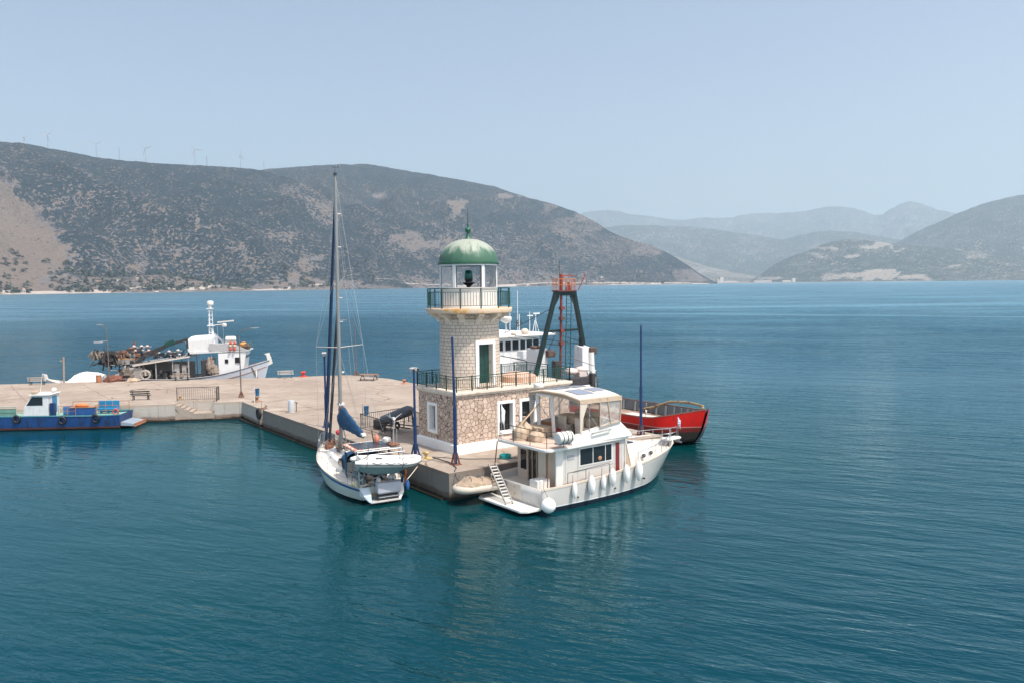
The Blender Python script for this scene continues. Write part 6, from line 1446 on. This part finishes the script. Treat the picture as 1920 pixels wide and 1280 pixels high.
sk=Hull([(0,.1,.8,1.25,.7,.3),(1.5,1.5,.95,1.3,.8,.3),(3.2,3.0,.6,1.6,.4,.3),(4,3.7,.05,1.95,.03,.2)],.7); sk.shell(MB()).build('hull',mk('skiff_grey',(.30,.27,.25),.7,var=.2),t,60); sk.strip(MB(),-.03,.05,.03).build('rail',mk('skiff_rail',(.50,.42,.36),.7),t,50); sk.deck(MB(),.3,.04).build('thwarts',W_['wood_g'],t)
# ---------------------------------------------------------------- blue workboat at the left
BR=math.atan2(.55,-.835)
BB=thing('blue_workboat','blue open workboat with white wheelhouse and lowered stern ramp at the left quay','workboat',(-9.75,41.65,.42),BR); BB.scale=(.80,.85,.92)
bh=Hull([(0,.15,1.75,1.05,1.65,1.3),(3,3,1.85,1.0,1.75,1.3),(8,8,1.85,1.05,1.75,1.3),(16,16,1.8,1.15,1.7,1.3),(21,20.6,1.2,1.6,.8,.5),(23.5,22.6,.06,1.9,.03,.4)],.8)
bh.shell(MB()).build('hull',hull_mat('blue_boat_paint_shadow_foot',(.010,.055,.19),[(-.12,(.12,.04,.03)),(-.3,(.02,.015,.012))],.4,stain=(.02,.025,.05),sa=(.50,.66),var=.18),BB,60)  # lowest near-black band paints the shadow along the hull foot
bh.strip(MB(),-.05,.06,.04).build('gunwale',mk('turquoise_gunwale',(.10,.30,.34),.6,var=.15),BB,50)
bh.deck(MB(),.18,.05).build('deck',mk('green_deck_paint',(.20,.38,.32),.7,var=.15,stain=(.35,.25,.18),sa=(.55,.75)),BB)
mb=MB(); mb.loft([[(.05,-1.55,.25),(.05,1.55,.25),(.05,1.55,-.1),(.05,-1.55,-.1)],[(-1.5,-1.45,.02),(-1.5,1.45,.02),(-1.5,1.45,-.2),(-1.5,-1.45,-.2)]]); rp=mb.build('stern_ramp',mk('worn_blue_ramp',(.24,.30,.36),.7,var=.2,stain=(.4,.2,.12)),BB)
mb=MB(); mb.bar((-1.52,-1.5,-.08),(-1.52,1.5,-.08),.12,.34); mb.build('ramp_edge',mk('orange_rust_edge',(.42,.17,.09),.8,var=.3),rp)
mb=MB()
mb.loft([[(8.3,-1.25,.9),(11.2,-1.25,.9),(11.2,1.25,.9),(8.3,1.25,.9)],[(8.3,-1.25,1.9),(11.0,-1.22,1.95),(11.0,1.22,1.95),(8.3,1.25,1.9)],[(8.3,-1.2,3.05),(10.1,-1.15,3.05),(10.1,1.15,3.05),(8.3,1.2,3.05)]]); wb=mb.build('wheelhouse',mk('dirty_white_steel',(.60,.61,.62),.5,var=.1,stain=(.36,.25,.18),sa=(.58,.74),streak=True),BB,bevel=.04)
mb=MB(); mb.loft([[(10.95,-1.05,2.02),(10.95,1.05,2.02)],[(10.2,-1.0,2.95),(10.2,1.0,2.95)]],False,False,False); mb.build('windscreen',W_['glass'],wb,solid=.04)
for s_ in (-1,1):
    mb=MB(); mb.add([(8.9,s_*1.245,2.05),(10.75,s_*1.225,2.05),(10.1,s_*1.185,2.9),(8.9,s_*1.215,2.9)],[(0,1,2,3)]); mb.build('side_window',W_['glass'],wb,solid=.03)
mb=MB(); mb.box(8.1,10.4,-1.35,1.35,3.05,3.15); rf_=mb.build('roof',W_['white'],wb,bevel=.03)
mb=MB(); mb.lathe([(.2,0),(.3,.1),(.22,.3),(0,.35)],(8.5,-.6,3.3),14); mb.tube([(8.5,-.6,3.1),(8.5,-.6,3.4)],.06,6); mb.build('radar_dome',W_['white'],rf_,50)
mb=MB(); mb.tube([(9.7,.2,3.1),(9.3,.2,5.2)],.03,5); mb.build('antenna',W_['white'],rf_)
mb=MB(); mb.obox((10.0,.7,3.35),(.5,.7,.3)); mb.build('roof_bundle',W_['canvas'],rf_,bevel=.08)
mb=MB(); mb.box(8.24,8.29,-.6,.3,1.2,2.85); mb.build('door',W_['seatb'],wb)
mb=MB(); mb.obox((7.9,1.0,1.6),(.5,.5,1.3)); mb.build('blue_locker',W_['blue'],BB,bevel=.04)
mb=MB(); mb.obox((6.5,.3,1.4),(.8,.9,.8)); mb.build('crates',mk('red_blue_crates',(.35,.06,.06),.6,var=.4,vs=1.3,stain=(.03,.14,.33),sa=(.48,.52),ss=.9),BB,bevel=.04)
mb=MB(); mb.box(3.1,5.8,.7,1.5,.9,1.75); bx=mb.build('bench_box',mk('blue_bench_paint',(.015,.075,.24),.5,var=.15),BB,bevel=.03); mb=MB(); mb.box(3.05,5.85,.66,1.54,1.76,1.81); mb.build('lid_edge',W_['wood'],bx)
mb=MB(); mb.ell((4.6,1.0,1.95),(.8,.35,.22)); mb.build('orange_lifejackets',mk('orange_jackets',(.65,.20,.07),.8,var=.3,vs=5),BB,60)
for k in range(3):
    x=1.5+.8*k; mb=MB(); mb.obox((x,-.4,1.35),(.74,.6,.2)); mb.obox((x,-.75,1.75),(.74,.16,.85)); mb.obox((x,-.4,1.1),(.2,.2,.4)); mb.build('seat',W_['seatb'],BB,bevel=.05)
m_orr=mk('orange_brown_rail',(.42,.16,.07),.6,var=.25)
for P_ in ([(6.9,1.7,1.0),(5.9,1.7,1.0),(5.0,1.7,1.0)],[(2.7,1.7,1.0),(1.6,1.7,1.0),(.3,1.65,1.0)],[(7.0,-1.7,1.0),(4.0,-1.7,1.0),(.4,-1.65,1.0)]): stanchions(BB,P_,1.0,m_orr,2,.03,'rail')
mb=MB(); mb.torus((.5,1.62,1.3),.28,.08,18,8,Matrix.Rotation(R_(90),3,'X')); mb.build('red_lifebuoy',mk('red_white_buoy',(.55,.08,.05),.6,var=.2),BB,60)
mb=MB(); mb.torus((2.6,2.05,.72),.38,.13,18,8,Matrix.Rotation(R_(78),3,'X')); mb.build('tyre_fender',W_['black'],BB,60)
mb=MB(); mb.torus((6.4,2.0,.6),.34,.12,18,8,Matrix.Rotation(R_(85),3,'X')); mb.build('tyre_fender',W_['black'],BB,60)
mb=MB(); mb.torus((11.5,1.95,.8),.34,.12,18,8,Matrix.Rotation(R_(85),3,'X')); mb.build('tyre_fender',W_['black'],BB,60)
P_=[]
for u in [bh.uof(x) for x in (11.6,13.5,15.5,17.5)]: q=bh.rail(u,0,.05); P_.append((q.x,q.y,q.z))
stanchions(BB,P_,.9,mk('green_rail',(.16,.30,.25),.5),2,.035,'bow_rail')
mb=MB(); R=[]
for u in [bh.uof(x) for x in (11.6,13.5,15.5,17.5)]: q=bh.rail(u,0,.12); R.append([(q.x,q.y,q.z),(q.x,q.y,q.z+.75)])
mb.loft(R,False,False,False); mb.build('green_side_screen',mk('green_screen',(.14,.27,.22),.7,var=.2),BB,solid=.03)
# ---------------------------------------------------------------- far shore: turbines, masts, houses, trees
def ground_z(x,y):
    return None
dg=None
def on_hill(px,py,D):
    "first hill surface met looking from the quay along this bearing"
    global dg
    if dg is None: bpy.context.view_layer.update(); dg=bpy.context.evaluated_depsgraph_get()
    p=far(px,py,D); return p
def crest_pt(px): return far(px,lerp_pts(crestA,px),lerp_pts([(-160,4300),(400,4600),(600,4200),(775,3300)],px))
m_tb=mk('turbine_white',(.32,.34,.37),.6,var=.03)
rotw=[]
def turbine(px,top,a0,yaw,label,rotor=True):
    b=crest_pt(px); H=far(px,top,(Vector((b.x,b.y))-Vector((CAM.x,CAM.y))).length).z-b.z+6
    t=thing('wind_turbine',label,'wind turbine',(b.x,b.y,b.z-6),yaw,'wind turbines on the ridge')
    mb=MB(); mb.tube([(0,0,0),(0,0,H)],[H*.022,H*.014],10); mb.build('tower',m_tb,t,60)
    mb=MB(); mb.tube([(-2.5,0,H),(4.5,0,H)],[1.7,1.5],8); mb.build('nacelle',m_tb,t)
    if rotor:
        for k in range(3):
            a=a0+k*2*PI/3; c,s=math.cos(a),math.sin(a); L=H*.50
            mb=MB(); mb.loft([[(-3.2,-1.6*s,H+1.6*c-0),(-3.8,1.6*s,H-1.6*c)],[(-3.2,L*.3*c-1.9*s,H+L*.3*s+1.9*c),(-3.8,L*.3*c+1.9*s,H+L*.3*s-1.9*c)],[(-3.4,L*c-.6*s,H+L*s+.6*c),(-3.6,L*c+.6*s,H+L*s-.6*c)]],False,False,False); mb.build('blade',m_tb,t,solid=.8)
    return t
yw0=math.atan2(-fh.y,-fh.x)+PI
for px,top,a0,dy,lb in ((45,258,.4,1.2,'faint partly hidden wind turbine leftmost on the ridge'),(90,254,.3,.5,'wind turbine second from the left above the sandy slope'),(181,271,2.6,.4,'wind turbine on the falling ridge left of the tall clear one'),(273,279,.75,.15,'clearest wind turbine with a wide spread blade on the mid ridge'),(366,282,.95,.3,'wind turbine on the flat part of the ridge with tilted blades'),(451,292,1.57,1.45,'wind turbine seen edge on near the right end of the ridge')):
    turbine(px,top,a0,yw0+dy,lb)
for px,top,lb in ((224,277,'thin lattice mast on the ridge left of the clearest turbine'),(388,293,'thin lattice mast on the ridge right of a turbine'),(495,304,'short thin mast where the ridge meets the mountain behind')):
    b=crest_pt(px) if px<490 else far(px,318,5500); D=(Vector((b.x,b.y))-Vector((CAM.x,CAM.y))).length; H=far(px,top,D).z-b.z+6
    t=thing('lattice_mast',lb,'mast',(b.x,b.y,b.z-6),.3,'thin masts on the ridge'); 
    mb=MB()
    for k in range(3): mb.tube([(2*math.cos(k*2.1),2*math.sin(k*2.1),0),(.8*math.cos(k*2.1),.8*math.sin(k*2.1),H)],.55,5)
    mb.build('legs',m_tb,t)
    mb=MB(); mb.tube([(0,0,H*.6),(0,0,H+4)],.6,5); mb.build('antenna',m_tb,t)
# shore line strip of pale beach and olive groves
def shore_d(px): return lerp_pts([(-160,2350),(300,2550),(775,3200)],px) if px<640 else lerp_pts([(640,3130),(700,3200),(1345,4600)],px)
m_fol=mk('olive_foliage',(.050,.062,.038),.9,var=.5,vs=.25)
m_fol2=mk('pine_foliage',(.035,.048,.035),.9,var=.5,vs=.25)
def clump(mb,c,r,h,rnd,n=26):
    for k in range(n):
        th=rnd.uniform(0,2*PI); ph=rnd.uniform(-.3,1); q=math.sqrt(max(0,1-ph*ph))*rnd.uniform(.55,1)
        p=Vector((c[0]+r*q*math.cos(th),c[1]+r*q*math.sin(th),c[2]+h*.55+h*.48*ph))
        s=r*rnd.uniform(.28,.5); M=Matrix.Rotation(rnd.uniform(0,6),3,'Z')@Matrix.Rotation(rnd.uniform(-1,1),3,'X')
        mb.add([p+M@Vector(v)*s for v in ((-1,-.6,0),(.9,-.8,.2),(1.1,.7,-.1),(-.2,1.1,.25),(-1.1,.4,0))],[(0,1,2,3,4)])
rnd=random.Random(5)
mb=MB()
for i in range(900):
    px=rnd.uniform(-20,620) if i<640 else rnd.uniform(620,1260)
    if mn.noise((px*.022,3.3,0))+rnd.uniform(-.3,.3)<-.05: continue
    back=rnd.random()**2.0*330+16; D=shore_d(px)+back
    p=far(px,540,D); z=ground(p.x,p.y)
    r=rnd.uniform(3.5,9.5); clump(mb,(p.x,p.y,z-1),r,r*rnd.uniform(1.1,1.7),rnd,12)
tag(mb.build('shore_trees',m_fol),'dark olive groves and bushes along the far shore','trees',kind='stuff')
mb=MB()
for i in range(150):
    px=rnd.uniform(1440,1720); D=6050+rnd.random()*240
    if mn.noise((px*.03,8,0))<-.1: continue
    p=far(px,527,D); clump(mb,(p.x,p.y,1),rnd.uniform(6,11),rnd.uniform(12,22),rnd,9)
tag(mb.build('shore_trees',m_fol2),'tall dark trees on the shore of the far headland','trees',kind='stuff')
# pale shingle line at the water's edge
mb=MB(); R=[]
for i in range(181):
    px=-40+1370*i/180; d=shore_d(px); q0=far(px,540,d-6+4*mn.noise((px*.05,1,1))); q1=far(px,540,d+34); R.append([(q0.x,q0.y,.15),(q0.x*.7+q1.x*.3,q0.y*.7+q1.y*.3,1.1),(q1.x,q1.y,max(3.2,ground(q1.x,q1.y)+.8))])
mb.loft(R,False,False,False); tag(mb.build('beach',mk('pale_shingle',(.36,.31,.27),.9,var=.25,vs=.05)),'thin pale shingle beach at the foot of the hills','beach',kind='structure')
m_pl=mk('far_house_plaster',(.50,.46,.42),.8,var=.04); m_rt=mk('far_roof_tiles',(.36,.20,.14),.9,var=.15)
def house(px,back,w,d,h,rz,label,flat=False,Dx=None):
    D=(Dx or shore_d(px))+back; p=far(px,540,D); z=ground(p.x,p.y)
    t=thing('house',label,'house',(p.x,p.y,z),rz,'small houses along the far shore')
    mb=MB(); mb.box(-w/2,w/2,-d/2,d/2,-3,h); mb.build('wall',m_pl,t)
    mb=MB()
    if flat: mb.box(-w/2-.3,w/2+.3,-d/2-.3,d/2+.3,h,h+.4)
    else: mb.loft([[(-w/2-.5,-d/2-.5,h),(-w/2-.5,d/2+.5,h),(-w/2-.5,0,h+d*.28)],[(w/2+.5,-d/2-.5,h),(w/2+.5,d/2+.5,h),(w/2+.5,0,h+d*.28)]])
    mb.build('roof',m_pl if flat else m_rt,t)
    for k in range(max(1,int(w/4))):
        x=-w/2+w*(k+.5)/max(1,int(w/4)); mb=MB(); mb.box(x-.6,x+.6,-d/2-.06,-d/2-.005,1,h-.8); mb.build('window',W_['glass'],t)
    return t
for a in ((44,20,7,8,9,.2,'tall pale house near the water at the far left shore'),(218,110,22,9,5,.1,'long white roofed house among groves behind the fishing boat',True),(258,95,10,8,5,.4,'small tan roofed house right of the long white one'),(300,60,9,7,4.5,0,'small house low in the groves above the beach',True),(182,100,8,7,4.5,.6,'little white house left of the long white one'),(322,48,14,8,4,.2,'low wide house close to the beach behind the fishing boat mast',True),
          (1128,90,22,10,8,.1,'pale flat building on the shore right of the orange mast platform',True),(1095,40,14,10,9,.3,'white house at the waterline right of the orange platform'),(1345,60,30,14,22,.2,'tall pale block at the valley mouth'),):
    px=a[0]; Dx=5200 if px>1300 else None
    house(*a,**({'Dx':Dx} if Dx else {}))
# flat valley shore with long pale sheds and a far jetty
mb=MB(); R=[]
for i in range(31):
    px=1290+640*i/30; q0=far(px,528,5750); q1=far(px,528,7600); R.append([(q0.x,q0.y,-.5),(q0.x*.98+q1.x*.02,q0.y*.98+q1.y*.02,2.5),(q1.x,q1.y,9)])
mb.loft(R,False,False,False); tag(mb.build('valley_flats',mk('valley_earth',(.24,.20,.16),.9,var=.3,vs=.01)),'flat valley shore between the hills','shore',kind='structure')
for px,w,D,lb in ((1360,170,5900,'long white low shed on the valley shore'),(1430,120,5850,'second long pale shed at the foot of the headland'),(1475,60,5830,'short pale shed left of the dark shore trees')):
    p=far(px,528,D); t=thing('shed',lb,'shed',(p.x,p.y,2),rr,'long pale sheds on the valley shore')
    mb=MB(); mb.box(-w/2,w/2,-12,12,-2,9); mb.build('wall',m_pl,t); mb=MB(); mb.loft([[(-w/2-1,-13,9),(-w/2-1,13,9),(-w/2-1,0,13)],[(w/2+1,-13,9),(w/2+1,13,9),(w/2+1,0,13)]]); mb.build('roof',mk('pale_shed_roof',(.42,.38,.36),.6),t)
for px,D,w,h,lb in ((1352,5950,26,40,'tall pale silo block at the valley mouth'),(1487,5840,22,26,'white building beside the dark trees of the headland')):
    p=far(px,528,D); t=thing('building',lb,'building',(p.x,p.y,2),rr+.2); mb=MB(); mb.box(-w/2,w/2,-w/2,w/2,-2,h); mb.build('wall',m_pl,t); mb=MB(); mb.box(-w/2-.6,w/2+.6,-w/2-.6,w/2+.6,h,h+2); mb.build('roof',m_pl,t)
